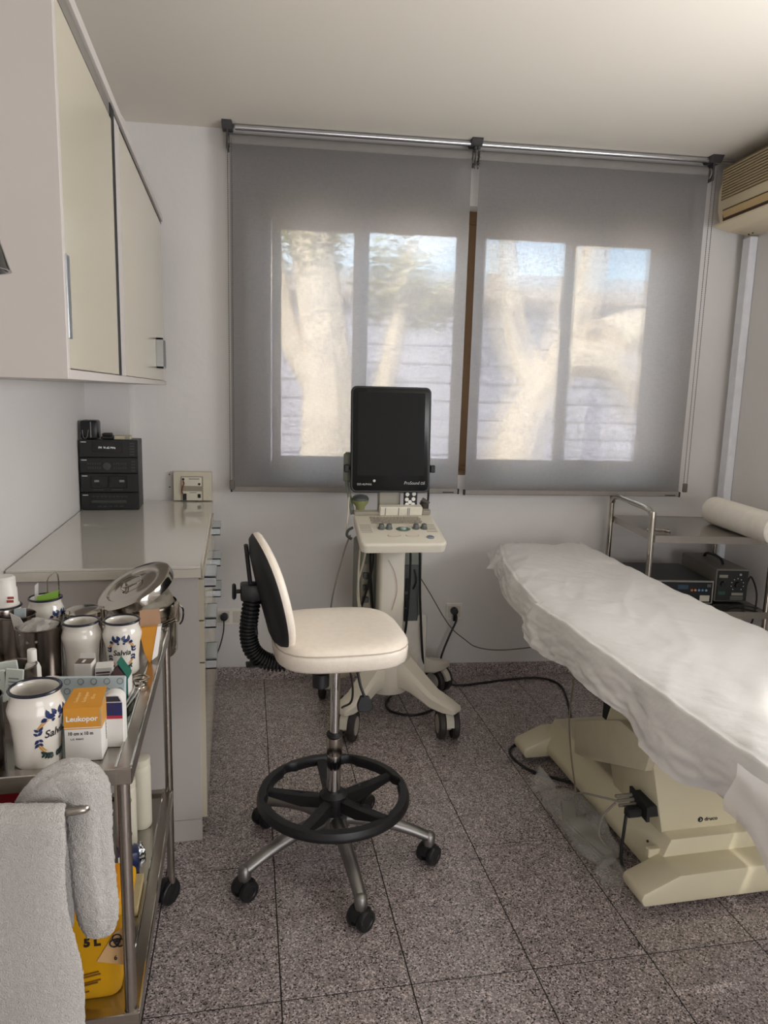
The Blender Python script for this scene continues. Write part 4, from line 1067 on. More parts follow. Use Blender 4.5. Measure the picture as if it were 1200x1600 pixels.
b = B(); b.grid(flp, 40, 24); W(b, 'hanging_flap', FLAP, sh, ang=80, label='thin see-through hanging flap')

# foot pedal in a clear bag
pd = thing('foot_pedal', 'flat foot pedal with metal edge wrapped in a clear plastic bag by the couch', 'foot pedal', (1.175, 2.02, 0))
b = B(); b.poly([(1.085, 2.05, .004), (1.118, 1.845, .004), (1.168, 1.835, .004), (1.172, 2.16, .004), (1.13, 2.17, .004)], (0, 0, .022), bev=.003); b.out('pedal_body', mat('pedal_olive', (126, 128, 112), .5), pd, world=True)
b = B(); b.tube([(1.083, 2.05, .026), (1.116, 1.843, .026), (1.165, 1.833, .026)], .0035, 6, smooth=1); b.out('metal_edge', STEELP, pd, world=True)
b = B(); b.tube([(1.094, 2.05, .028), (1.125, 1.853, .028)], .003, 6, smooth=1); b.out('rib', STEELP, pd, world=True)
def bagf(u, v):
    a = u * 2 * pi
    R_ = .085 * (1 + .25 * nz_(cos(a) * 1.5, sin(a) * 1.5, v * 3 + 3) + .12 * sin(3 * a))
    h = v * pi
    cy_ = 2.02 + .19 * (-cos(h)); q = sin(h) ** .55
    cx_ = 1.12 + .0 * v
    rr = R_ * q + .004
    zc = .040 * q + .008
    x = cx_ + rr * cos(a) * .95 + .02 * nz_(u * 7, v * 7, 2) * q
    z = zc + rr * sin(a) * .5 + .02 * nz_(u * 6, v * 9, 8) * q
    return Vector((min(x, 1.176), cy_ + .02 * nz_(u * 4, v * 5, 1), max(.0015, z)))
b = B(); b.grid(bagf, 40, 36); b.out('plastic_bag', BAG, pd, world=True, ang=80)
def knot(c, d, n):
    b = B(); c = Vector(c); d = Vector(d)
    def fn(u, v):
        a = u * 2 * pi; r_ = .008 + .035 * v * (1 + .3 * sin(5 * a))
        e1 = d.orthogonal().normalized(); e2 = d.normalized().cross(e1)
        p = c + d * v + (e1 * cos(a) + e2 * sin(a)) * r_
        return Vector((p.x, p.y, max(.0015, p.z)))
    b.grid(fn, 24, 8); b.out('bag_end', BAG, pd, world=True, ang=80)
knot((1.13, 1.825, .045), (-.035, -.075, -.012), 0); knot((1.12, 2.20, .06), (-.05, .05, .01), 1)

# ================================================================== RIGHT TROLLEY
RT = thing('steel_trolley', 'stainless steel trolley with side handle behind the couch, carrying two devices', 'trolley', (1.768, 2.752, 0), -0.165)
TW, TD = .545, .50
def post(b, x, y, z1): b.cyl((x, y, .065), (x, y, z1), .0125, 16)
b = B(); b.tube([(0, 0, .065), (0, 0, .88), (0, .008, .935), (0, .06, .965), (0, TD / 2, .967), (0, TD - .06, .965), (0, TD - .008, .935), (0, TD, .88), (0, TD, .065)], .0125, 14, smooth=7); b.out('handle_frame', STEELP, RT)
for y in (0, TD):
    b = B(); post(b, TW, y, .855); b.out('leg', STEELP, RT)
for z, nm in ((.86, 'top_shelf'), (.525, 'lower_shelf')):
    b = B(); b.box(.012, TW - .002, -.012, TD + .010, z - .006, z); b.box(.010, TW, -.014, -.010, z - .030, z + .001); b.box(.010, TW, TD + .008, TD + .012, z - .030, z + .001)
    b.box(.009, .0125, -.014, TD + .012, z - .030, z + .001); b.box(TW - .002, TW, -.014, TD + .012, z - .030, z + .001)
    b.out(nm, STEELS, RT)
for x in (0, TW):
    for y in (0, TD): twin_caster(RT, x, y, .6, .030, .04, BLKP, BLKP, .068)
def rt(x, y, z=0): return RT.matrix_basis @ Vector((x, y, z))
RTM = Matrix.Translation(RT.location) @ RZ(-0.165)
# paper roll
p0, p1 = rt(.435, .325, .9265), rt(.43, -.22, .9265)
pr_ = thing('paper_roll', 'fat white couch paper roll lying on the steel trolley top', 'paper roll', rt(.433, .05, .861))
d_ = (p1 - p0)
b = B(); q = d_.to_track_quat('Z', 'Y').to_matrix().to_4x4(); MQ = Matrix.Translation(p0) @ q; Ln = d_.length
b.lathe([(.020, 0), (.060, 0), (.0645, .004), (.0645, Ln - .004), (.060, Ln), (.020, Ln)], seg=40, M=MQ); b.lathe([(.020, Ln), (.020, 0)], seg=24, M=MQ)
b.out('paper', mat('roll_paper', (234, 228, 218), .8), pr_, world=True)
b = B(); b.lathe([(.0195, .001), (.0195, Ln - .001), (.017, Ln - .001), (.017, .001), (.0195, .001)], seg=24, M=MQ); b.out('card_core', mat('core_card', (170, 140, 105), .8), pr_, world=True)
# forceps / scissors on the trolley top
sc = thing('scissors', 'small steel scissors lying on the steel trolley top near its handle', 'scissors', rt(.08, .11, .861), -.35)
b = B(); b.torus((.035, .011, .004), .010, .0025, 18, 6); b.torus((.035, -.013, .004), .010, .0025, 18, 6)
b.tube([(.026, .008, .004), (-.01, -.001, .005), (-.055, -.006, .004)], .0028, 6); b.out('blade', STEELP, sc)
b = B(); b.tube([(.026, -.010, .006), (-.01, .001, .007), (-.055, .004, .006)], .0028, 6); b.out('blade', STEELP, sc)
tagit(sc, None)
# device A
da = thing('therapy_unit', 'flat black therapy device with coloured buttons on the trolley lower shelf', 'medical device', rt(.03, .09, .5262), -0.165)
b = B(); b.box(0, .315, .005, .36, 0.008, .108, bev=.003); b.out('case', mat('device_black', (30, 31, 33), .45), da)
b = B(); b.box(-.002, .317, 0, .006, .004, .112, bev=.002); b.out('front_frame', mat('frame_silver', (150, 148, 142), .35, .6), da)
b = B(); b.box(.006, .309, -.0012, 0, .010, .104); b.out('front_panel', mat('panel_dark', (22, 25, 30), .25), da)
for k, c in enumerate(((196, 120, 60), (190, 130, 100), (110, 150, 190), (90, 140, 190), (120, 160, 180))):
    b = B(); b.cyl((.215 + k * .0165, -.0012, .068), (.215 + k * .0165, -.0045, .068), .0052, 12); b.out('button', mat('btn%d' % k, c, .4), da)
b = B(); b.box(.150, .198, -.002, -.0012, .072, .092); b.out('display', mat('display_blue', (52, 74, 92), .2), da)
b = B(); b.box(.255, .300, -.003, -.0012, .016, .044, bev=.001); b.out('socket_plate', mat('label_cream', (190, 186, 170), .5), da)
b = B(); b.box(.285, .302, -.0018, -.0012, .082, .096); b.out('label', mat('label_dim', (84, 84, 92), .5), da)
for x in (.03, .285):
    for y in (.03, .32):
        b = B(); b.cyl((x, y, 0), (x, y, .009), .010, 10); b.out('rubber_foot', RUB, da)
# device B
db = thing('portable_generator', 'grey boxy medical generator with carry handle and dial panel, on trolley lower shelf', 'medical device', rt(.372, .12, .5262), -0.165)
b = B(); b.box(0, .150, .004, .36, .006, .158, bev=.004); b.out('case', mat('device_grey', (128, 124, 116), .5), db)
b = B(); b.box(.004, .146, -.002, .005, .012, .152, bev=.001); fp_ = b.out('front_panel', mat('panel_black', (34, 36, 36), .4), db)
for (x, z, r_) in ((.030, .092, .014), (.098, .088, .016)):
    b = B(); b.lathe([(0, 0), (r_, 0), (r_ * .8, .012), (0, .013)], seg=18, M=TR3(x, -.002, z) @ Matrix.Rotation(pi / 2, 4, 'X')); b.out('dial', BLKP, fp_)
for k in range(9):
    a = -2.4 + k * .6
    b = B(); b.cyl((.098 + .029 * sin(a), -.002, .088 + .029 * cos(a)), (.098 + .029 * sin(a), -.003, .088 + .029 * cos(a)), .0022, 8); b.out('mark', WINK, fp_)
b = B(); b.cyl((.108, -.002, .136), (.108, -.006, .136), .005, 10); b.out('lamp', mat('lamp_pale', (180, 180, 172), .3), fp_)
b = B(); b.box(.012, .044, -.004, -.002, .040, .056, bev=.001); b.out('switch', mat('switch_green', (52, 84, 72), .4), fp_)
b = B(); b.box(.075, .128, -.003, -.002, .038, .050); b.out('label', mat('label_grey', (140, 138, 128), .5), fp_)
b = B()
for k in range(3): b.box(.070, .130, -.0026, -.002, .018 + k * .006, .020 + k * .006)
b.box(.01, .05, -.0026, -.002, .120, .134); b.out('lines', mat('label_grey', (140, 138, 128), .5), fp_, kind='stuff')
b = B(); b.tube([(.075, .10, .158), (.075, .12, .178), (.075, .19, .186), (.075, .26, .178), (.075, .28, .158)], .007, 8); b.out('carry_handle', BLKP, db)
b = B(); b.tube([rt(.525, .14, .60), rt(.560, .17, .64), rt(.585, .15, .56), rt(.56, .12, .44), rt(.50, .08, .42), rt(.47, .0, .45)], .004, 8, smooth=6)
b.out('device_cable', CBK, loc=rt(.55, .14, .5), label='black cable looping beside the grey generator at the trolley right leg', cat='cable')
b = B(); b.tube([rt(.40, .05, .532), rt(.46, .07, .533), rt(.52, .02, .534)], .004, 8, smooth=6)
b.out('shelf_cable', CBK, loc=rt(.46, .05, .53), label='short black cable lying on the trolley shelf before the generator', cat='cable')

# ================================================================== LEFT TROLLEY
LT = thing('instrument_trolley', 'stainless steel instrument trolley crowded with jars and boxes, nearest at left', 'trolley', (-.405, 1.545, 0))
XR, XL, YF, YB = -.180, -.612, 1.185, 1.905
def WT_(b, name, m, par=None, **k): return b.out(name, m, par or LT, world=True, **k)
for z, nm in ((.800, 'top_tray'), (.332, 'lower_tray')):
    b = B(); b.box(XL + .006, XR - .006, YF + .006, YB - .006, z - .005, z); tr = WT_(b, nm, STEELS)
    b = B()
    for x0_, x1_, y0_, y1_ in ((XR - .018, XR + .010, YF - .012, YB + .012), (XL - .010, XL + .018, YF - .012, YB + .012)):
        b.box(x0_, x1_, y0_, y1_, z - .022, z + .008, bev=.0015)
    for y0_, y1_ in ((YF - .0125, YF + .010), (YB - .010, YB + .0125)):
        b.box(XL - .0095, XR + .0095, y0_, y1_, z - .0225, z + .0075, bev=.0015)
    WT_(b, 'rim', STEEL, tr)
    b = B()
    for x_ in (XR - .016, XR + .008):
        b.tube([(x_, YF - .01, z + .009), (x_, YB + .01, z + .009)], .0022, 6, smooth=1)
    WT_(b, 'rim_bead', STEELP, tr)
for (x, y) in ((XR - .006, YF + .0), (XR - .0, YB - .002)):
    b = B(); b.cyl((x, y, .062), (x, y, .812 if y > 1.5 else .779), .0105, 18); WT_(b, 'leg', STEEL)
for (x, y) in ((XL + .006, YF), (XL, YB - .002)):
    b = B(); b.cyl((x, y, .062), (x, y, .779), .0105, 18); WT_(b, 'leg', STEEL)
for x in (XL, XR):
    for y in (YF, YB): twin_caster(LT, x - LT.location.x - (.012 if x == XR else -.03), y - LT.location.y, .9, .034, .04, BLKP, BLKP, .066)
b = B(); b.tube([(XR - .03, YF - .005, .770), (XR - .05, YF - .055, .772), (XR - .09, YF - .072, .772), (XL + .06, YF - .072, .772), (XL + .03, YF - .05, .772), (XL + .02, YF - .005, .77)], .006, 10, smooth=5); WT_(b, 'push_bar', STEEL)
# drum ring at the back
b = B(); b.torus((-.262, 2.022, .802), .110, .0035, 48, 8); b.tube([(-.30, 1.905, .80), (-.30, 1.920, .802)], .005, 8, smooth=1); b.tube([(-.22, 1.905, .80), (-.22, 1.920, .802)], .005, 8, smooth=1); WT_(b, 'drum_ring', STEELP)

BLUEJ = mat('jar_blue', (30, 46, 88), .3); OCH = mat('jar_ochre', (196, 140, 56), .3); NAVY = mat('jar_rim_navy', (16, 18, 38), .25); GRNJ = mat('jar_green', (38, 58, 58), .3)
GLZ = mat('jar_glaze', (222, 216, 206), .14, coat=.4, var=.02, vscale=12)
JP = [(.036, 0), (.038, .004), (.0375, .04), (.041, .075), (.0455, .092), (.0455, .100), (.041, .112), (.0385, .120), (.0405, .128), (.041, .131)]
def jr(h):
    for (r0, z0), (r1, z1) in zip(JP, JP[1:]):
        if z0 <= h <= z1: return r0 + (r1 - r0) * (h - z0) / max(1e-6, z1 - z0)
    return JP[-1][0]
def jar(loc, rot, label, deco=True, s=1.0):
    t = thing('ceramic_jar', label, 'jar', loc, rot, 'white ceramic herb jars with blue rims'); t.scale = (s, s, s)
    b = B(); b.lathe([(0, 0)] + JP + [(.0395, .1325), (.0375, .130), (.0355, .120), (.038, .108), (.042, .096), (.038, .07), (.034, .01), (0, .008)], seg=48); b.out('body', GLZ, t, ang=50)
    b = B(); b.torus((0, 0, .1305), .0402, .0029, 48, 8); b.out('rim', NAVY, t)
    if deco:
        def wp(e=.0006):
            return lambda x, y: Vector(((jr(y) + e) * sin(x / .040), -(jr(y) + e) * cos(x / .040), y))
        w_ = wp()
        def blob(name, m, polys, e=.0006):
            w2 = wp(e); bm_ = B()
            for p in polys:
                n = len(p); cx_ = sum(q[0] for q in p) / n; cy_ = sum(q[1] for q in p) / n
                c = bm_.bm.verts.new(w2(cx_, cy_)); vs_ = [bm_.bm.verts.new(w2(*q)) for q in p]
                for i in range(n): bm_.bm.faces.new((c, vs_[i], vs_[(i + 1) % n]))
            return bm_.out(name, m, t, ang=80)
        def leafp(x, y, a, l, w): return [(x + l * u * cos(a) - w * v * sin(a), y + l * u * sin(a) + w * v * cos(a)) for u, v in ((0, 0), (.3, .5), (.65, .42), (1, 0), (.65, -.42), (.3, -.5))]
        P_ = []                                  # blue crest at the top and knots at both sides
        for sg in (-1, 1):
            P_ += [leafp(sg * .002, .093, pi / 2 - sg * .5, .014, .008), leafp(sg * .003, .090, pi / 2 - sg * 1.25, .017, .010), leafp(sg * .014, .092, pi / 2 - sg * .2, .014, .007), leafp(sg * .016, .090, pi / 2 - sg * 2.0, .010, .009), leafp(sg * .006, .088, -pi / 2, .007, .006)]
            for k, (yy) in enumerate((.068, .061, .054, .047)):
                xx = sg * (.0285 + .001 * (k == 1))
                P_ += [leafp(xx, yy, (pi / 2 if k < 2 else -pi / 2) + sg * .7, .011, .0055), leafp(xx, yy, (pi / 2 if k < 2 else -pi / 2) - sg * .9, .009, .005)]
        blob('blue_ornament', BLUEJ, P_)
        O_ = []
        for sg in (-1, 1):
            for a0, a1 in ((1.10, .42), (-.34, -.95)):
                for off in (-.0016, .0016):
                    pp = []
                    for k in range(7):
                        a = a0 + (a1 - a0) * k / 6; pp.append((sg * (.029 + off) * cos(a) * 1.05, .058 + (.034 + off) * sin(a)))
                    for (xa, ya), (xb, yb) in zip(pp, pp[1:]):
                        O_.append([(xa - .0014, ya), (xb - .0014, yb), (xb + .0014, yb), (xa + .0014, ya)])
        blob('ochre_band', OCH, O_, .0005)
        G_ = []
        for k in range(9):
            x = -.020 + k * .005; y = .026 - .006 * (1 - (x / .02) ** 2)
            G_ += [leafp(x, y, 2.4 if x < 0 else .7, .009, .005), leafp(x, y, -2.4 if x < 0 else -.7, .008, .005)]
        blob('green_garland', GRNJ, G_)
        text('Salvia', .019, INK, t, None, warp=lambda x, y: w_(x + .001, y + .060), bold=.0004, shear=.15, name='lettering')
    return t
zt = .8005
jar((-.330, 1.238, zt), radians(58), 'white herb jar with blue ornament, beside the orange and white tape box, nearest')
jar((-.333, 1.630, zt), radians(150), 'empty plain-sided white jar between the gauze can and the ornamented jar', deco=False, s=.92)
jar((-.247, 1.628, zt), radians(4), 'ornamented white jar behind the green carton, next to the orange packet', s=.92)
jar((-.453, 1.829, zt), radians(60), 'white jar holding a green packet, in the back row of the trolley', s=.92)
jar((-.533, 1.790, zt), radians(80), 'white jar with a plastic bottle standing on it, far left back of the trolley', s=.88)
# things in the back jar
b = B(); b.poly([(-.468, 1.802, .90), (-.425, 1.812, .905), (-.418, 1.815, .942), (-.466, 1.806, .930)], (0, .004, 0)); b.out('green_packet', mat('lime_green', (120, 160, 50), .4), loc=(-.44, 1.81, .9), label='lime green packet sticking out of the back row jar', cat='packet')
b = B(); b.poly([(-.478, 1.83, .90), (-.470, 1.83, .90), (-.468, 1.83, .958), (-.476, 1.83, .950)], (0, .003, 0)); b.out('white_sachet', CARD, loc=(-.473, 1.83, .9), label='thin white sachet tip standing in the back row jar', cat='sachet')
b = B(); b.tube([(-.447, 1.84, .90), (-.450, 1.84, .955), (-.440, 1.84, .975), (-.425, 1.84, .975), (-.424, 1.84, .90)], .0018, 6, smooth=4); b.out('tweezers', STEELP, loc=(-.44, 1.84, .9), label='bent steel tweezers standing in the back row jar behind the green packet', cat='tweezers')
# plastic bottle upside on the left jar
b = B(); b.lathe([(0, 0), (.032, 0), (.032, .003), (.029, .004), (.028, .040), (.026, .043), (.0255, .066), (.022, .070), (0, .070)], (-.533, 1.790, zt + .132 * .88), seg=30)
pbt = b.out('plastic_pot', WHT, loc=(-.533, 1.79, zt + .117), label='white plastic pot with red print on top of the far left jar', cat='pot')
b = B(); b.box(-.520, -.505, 1.7600, 1.7606, .930, .936); b.box(-.518, -.504, 1.7602, 1.7608, .9385, .944); b.out('print', mat('print_red', (160, 66, 60), .5), pbt, world=True)

def can(loc, r, h, label, name='steel_canister', cat='canister', m=None):
    t = thing(name, label, cat, loc)
    b = B(); b.lathe([(0, 0), (r, 0), (r, h - .002), (r + .0015, h), (r - .0005, h + .0015), (r - .002, h - .002), (r - .002, .004), (0, .004)], seg=40); b.out('body', m or mat('dark_steel', (120, 110, 104), .22, 1.0, var=.1, vscale=10), t)
    return t
def crumple(b, c, rx_, ry_, rz_, seed, n=22, amp=.35):
    c = Vector(c)
    def fn(u, v):
        a = u * 2 * pi; h = v * pi / 2
        k = 1 + amp * noise.noise(Vector((cos(a) * 2 + seed, sin(a) * 2, v * 5)))
        return c + Vector((rx_ * k * cos(a) * cos(h), ry_ * k * sin(a) * cos(h), rz_ * (sin(h) + .35 * noise.noise(Vector((cos(a) * 4 * (1 - v) + seed, sin(a) * 4 * (1 - v), seed))))))
    return b.grid(fn, n, 9)
cg = can((-.421, 1.632, zt), .046, .112, 'dark steel canister full of crumpled gauze in the middle of the trolley')
b = B(); b.cyl((-.012, -.0462, .09), (-.012, -.047, .09), .0028, 10); b.cyl((.006, -.0458, .091), (.006, -.047, .091), .0028, 10); b.cyl((-.010, -.0462, .074), (-.010, -.047, .074), .0022, 10); b.out('rivet', STEELP, cg, kind='stuff')
b = B(); crumple(b, (-.421, 1.632, .905), .040, .040, .020, 2.3); b.out('gauze', BAGW, loc=(-.421, 1.632, .905), label='crumpled white gauze in clear film inside the middle steel canister', cat='gauze', ang=20)
b = B(); b.poly([(-.470, 1.632, .905), (-.440, 1.622, .905), (-.455, 1.622, .935), (-.476, 1.628, .945)], (0, .002, 0)); b.out('gauze_wrap', BAGW, loc=(-.46, 1.63, .905), label='torn clear wrapper corner sticking out of the gauze canister', cat='wrapper')
can((-.487, 1.712, zt), .040, .116, 'open dark steel canister behind the gauze canister')
b = B(); b.poly([(-.490, 1.70, .895), (-.466, 1.70, .895), (-.464, 1.70, .932), (-.488, 1.70, .930)], (0, .006, 0)); b.out('small_packet', mat('pale_blue_card', (170, 182, 184), .5), loc=(-.48, 1.70, .9), label='pale blue-grey packet standing in the open canister behind the gauze', cat='packet')
can((-.424, 1.240, zt), .041, .118, 'tall steel canister cut by the left edge, nearest the camera')
# lidded canister at the back
cl = can((-.366, 1.825, zt), .0 + .042, .080, 'lidded steel canister in the back row between jar and big drum', 'lidded_canister')
b = B(); b.lathe([(0, .094), (.030, .093), (.040, .090), (.0445, .086), (.0445, .078), (.0425, .078)], seg=36); b.torus((0, 0, .070), .0435, .0018, 36, 6); b.out('lid', STEELP, cl)
b = B(); b.box(.036, .048, -.012, .012, .062, .092, bev=.002); b.tube([(.046, -.008, .09), (.058, -.006, .082), (.050, 0, .06)], .002, 6); b.out('clasp', STEELP, cl)

# big sterilising drum in the ring
dr_ = thing('sterilising_drum', 'large round steel sterilising drum hanging in the ring at the back corner of the trolley', 'drum', (-.262, 2.022, .700))
b = B(); b.lathe([(0, 0), (.100, 0), (.1035, .006), (.1035, .120), (.1055, .122), (.1055, .142), (.1025, .146), (.1015, .12), (.1015, .01), (0, .008)], seg=56); b.torus((0, 0, .108), .1045, .0022, 56, 6); b.out('body', STEELP, dr_)
b = B(); b.box(.098, .112, -.035, -.015, .095, .148, bev=.002); b.tube([(.108, -.03, .145), (.122, -.035, .132), (.120, -.03, .10), (.112, -.022, .085)], .0025, 6); b.out('clasp', STEELP, dr_)
b = B(); crumple(b, (-.250, 2.022, .842), .085, .085, .052, 5.1, 30, .12); b.out('instrument_pack', mat('pack_grey', (150, 142, 126), .35, bump=.5, bscale=40), loc=(-.25, 2.022, .84), label='wrapped grey-green instrument pack bulging out of the big steel drum', cat='pack', ang=25)
lid = thing('drum_lid', 'round steel drum lid with wire handle leaning askew on the open drum', 'lid', (-.268, 2.00, .895))
LR = Matrix.Rotation(radians(20), 4, 'X') @ Matrix.Rotation(radians(-25), 4, 'Y')
LR = Matrix.Rotation(radians(-25), 4, 'Y') @ Matrix.Rotation(radians(13), 4, 'X')
b = B(); b.lathe([(.0, .008), (.05, .008), (.054, .006), (.070, .006), (.075, .010), (.098, .010), (.1065, .006), (.108, .0), (.108, -.016), (.106, -.016), (.105, 0), (.0, .004)], seg=56, M=LR); b.out('disc', STEELP, lid)
b = B(); b.tube([(-.022, -.018, .009), (-.026, -.020, .022), (-.022, .0, .024), (-.022, .018, .022), (-.018, .02, .009)], .0022, 6, M=LR); b.tube([(-.024, -.018, .020), (.020, -.02, .016), (.026, 0, .016), (.020, .02, .016), (-.024, .018, .020)], .0022, 6, M=LR); b.box(-.028, -.02, -.024, .024, .008, .012, M=LR); b.out('wire_handle', STEELP, lid)

# boxes
def pbox(name, x0_, x1_, y0_, y1_, h, m, label, rz=0, cat='box', z=None, bev=.0008):
    cx_, cy_ = (x0_ + x1_) / 2, (y0_ + y1_) / 2
    b = B(); b.box(x0_ - cx_, x1_ - cx_, y0_ - cy_, y1_ - cy_, 0, h, bev=bev)
    o = b.out(name, m, None); o.location = (cx_, cy_, z if z is not None else zt); o.rotation_euler = (0, 0, rz)
    return tagit(o, label, cat)
def onf(o, x0_, x1_, z0, z1, m, name='print', face='y', d=None, e=.0004):
    """thin printed patch on a box face"""
    bb = o.data.vertices; ymin = min(v.co.y for v in bb); xmax = max(v.co.x for v in bb); zmax = max(v.co.z for v in bb)
    b = B()
    if face == 'y': b.box(x0_, x1_, ymin - e, ymin, z0, z1)
    if face == 'x': b.box(xmax, xmax + e, x0_, x1_, z0, z1)
    if face == 'z': b.box(x0_, x1_, z0, z1, zmax, zmax + e)
    return b.out(name, m, o)
ORG = mat('tape_orange', (206, 142, 44), .5)
lk = pbox('tape_box', -.283, -.223, 1.222, 1.286, .096, CARD, 'orange and white tape box lettered 10 cm x 10 m, front of the trolley', radians(-2))
onf(lk, -.030, .030, .058, .096, ORG); onf(lk, -.030, .030, .0600, .0612, WINK, e=.0006)
b = B(); b.poly([(-.030, -.032, .096), (.030, -.032, .096), (.031, -.030, .0975), (.028, .032, .106), (-.027, .032, .104), (-.031, -.030, .0975)], (0, 0, .0008)); b.out('top_flap', ORG, lk)
onf(lk, -.032, .032, .058, .096, mat('tape_orange_dim', (206, 150, 70), .5), face='x')
fm = lambda x, y, z: Matrix(((1, 0, 0, x), (0, 0, -1, y), (0, 1, 0, z), (0, 0, 0, 1)))
text('Leukopor', .0130, WINK, lk, fm(-.001, -.0326, .0765), bold=.0003)
text('10 cm x 10 m', .0082, INK, lk, fm(-.004, -.0322, .050), bold=.0002, sx=.9)
text('L.O. 903642', .0042, INK, lk, fm(-.010, -.0322, .040))
for k in range(3):
    Mz = Matrix(((0, -1, 0, -.014 + k * .013), (.9, 0, 0, .0), (.12, 0, 1, .1018), (0, 0, 0, 1)))
    text(('Leukopor', 'Leukopor', '10 m')[k], .009, mat('pale_orange_ink', (236, 196, 130), .5), lk, Mz, ext=.0002)
text('Leukopor', .009, INKG, lk, Matrix(((0, 0, 1, .0312), (0, 1, 0, 0), (-1, 0, 0, .04), (0, 0, 0, 1))) @ Matrix.Identity(4), ext=.0002)
onf(lk, .028, .0302, .062, .094, mat('fold_grey', (170, 150, 120), .5), e=.0005)
wb = pbox('medicine_carton', -.322, -.288, 1.498, 1.532, .070, CARD, 'small white carton with brown top lying between jar and purple-striped carton', radians(-6))
onf(wb, -.016, .016, -.016, .014, mat('carton_brown', (92, 76, 66), .5), face='z'); onf(wb, -.004, .001, -.010, .006, WINK, face='z', e=.0008)
for k in range(5): onf(wb, -.004 + k * .0032, -.002 + k * .0032, .006, .020, INKG, name='barcode')
onf(wb, -.013, -.006, .008, .018, INKG)
b = B(); b.poly([(-.015, .017, .070), (.016, .017, .070), (.016, .018, .079), (-.014, .018, .080)], (0, .001, 0)); b.out('flap', CARD, wb)
pb_ = pbox('striped_carton', -.283, -.250, 1.492, 1.528, .062, CARD, 'white carton with purple-brown stripes left of the green carton', radians(4))
for k, z_ in enumerate((.050, .044, .034, .028, .014, .008)): onf(pb_, -.015, .012, z_, z_ + .0036, mat('stripe_plum', (92, 66, 76), .5))
gc = thing('green_carton', 'dark green open-topped carton in front of the ornamented jar', 'box', (-.229, 1.462, zt), radians(-5))
GRN = mat('carton_green', (30, 96, 80), .4)
b = B(); b.box(-.019, .019, -.018, .018, 0, .058, bev=.0006); b.out('body', GRN, gc)
b = B(); b.poly([(-.019, -.018, .058), (-.001, -.018, .088), (-.0, .018, .088), (-.019, .018, .058)], (.0008, 0, 0)); b.out('flap', mat('carton_white_inside', (190, 190, 180), .5), gc)
b = B(); b.poly([(.019, -.018, .058), (-.001, -.018, .090), (-.001, .018, .090), (.019, .018, .058)], (.0008, 0, 0)); b.out('flap', GRN, gc)
b = B(); b.poly([(-.017, -.017, .059), (-.001, -.017, .082), (.016, -.017, .059)], (0, .030, 0)); b.out('inner_tube', mat('plum_inside', (86, 62, 66), .5), gc)
b = B(); b.box(.0191, .0198, -.017, .017, .004, .054); b.out('side_panel', CARD, gc)
# orange and white folder-like packet at the right rim
og = thing('orange_packet', 'orange and white slanted packet by the right rim behind the green carton', 'packet', (-.192, 1.655, zt))
b = B(); b.poly([(-.024, 0, .090), (.018, 0, .092), (.006, 0, .020), (-.002, 0, .003), (-.012, 0, .03)], (0, .012, 0), bev=.001); b.out('front', mat('packet_orange', (206, 140, 40), .45), og)
b = B(); b.poly([(.018, -.001, .092), (.026, .004, .092), (.016, .004, .020), (.004, -.001, .012)], (0, .02, 0)); b.out('side', CARD, og)
b = B(); b.poly([(-.022, .014, .088), (.024, .018, .090), (.018, .05, .120), (-.026, .046, .118)], (0, .002, 0)); b.out('lid_flap', mat('flap_brown', (166, 132, 104), .5), og)
# blue patterned flat packet + roll pack
fp = thing('dressing_packet', 'pale blue patterned dressing packet standing behind the tape box', 'packet', (-.262, 1.355, zt), radians(-6))
b = B(); b.box(-.065, .058, -.004, .004, 0, .094, bev=.002, M=Matrix.Rotation(radians(-10), 4, 'X')); b.out('packet', mat('pale_blue_pack', (176, 188, 190), .4), fp)
for i in range(5):
    for j in range(2):
        b = B(); b.torus((-.048 + i * .024, -.0046, .085 - j * .018), .0055, .0006, 12, 4, M=Matrix.Rotation(radians(-10), 4, 'X') @ TR3(0, -.0046, .085 - j * .018) @ Matrix.Rotation(pi / 2, 4, 'X') @ TR3(0, .0046, -(.085 - j * .018))); b.out('print', INKG, fp)
rp = thing('plaster_packet', 'white round-topped plaster packet with navy and red band beside the tape box', 'packet', (-.212, 1.268, zt), radians(-4))
def archp(w, z1_, y): return [(-w, y, 0), (w, y, 0), (w, y, z1_ - w)] + [(w * cos(a), y, z1_ - w + w * .8 * sin(a)) for a in [pi * k / 8 for k in range(1, 8)]] + [(-w, y, z1_ - w)]
b = B(); b.poly(archp(.018, .104, -.004), (0, .026, 0), bev=.001); b.out('body', CARD, rp)
b = B(); b.box(-.016, .0165, -.0046, -.004, .060, .084); b.out('band_navy', mat('band_navy', (34, 38, 92), .4), rp)
b = B(); b.box(-.016, .0165, -.0048, -.004, .054, .060); b.out('band_red', mat('band_red', (170, 40, 60), .4), rp)
b = B(); b.poly([(-.015, -.0046, .086), (.015, -.0046, .086), (.010, -.0046, .096), (-.012, -.0046, .096)], (0, -.0003, 0)); b.out('band_black', mat('band_black', (40, 44, 62), .4), rp)
# steel instrument at the right rim
hc = thing('hose_clamp', 'small ring-handled steel clamp lying by the right rim in front of the orange packet', 'clamp', (-.203, 1.50, zt))
b = B(); b.torus((0, .03, .010), .016, .0026, 22, 6); b.torus((.004, .03, .020), .017, .0022, 22, 6); b.out('ring', STEELP, hc)
b = B(); b.tube([(.006, .015, .010), (.004, -.03, .012), (-.008, -.10, .010)], .003, 6); b.out('shank', STEELP, hc)
b = B(); b.tube([(-.008, .015, .016), (-.002, -.03, .018), (-.010, -.10, .017)], .003, 6); b.out('shank', STEELP, hc)
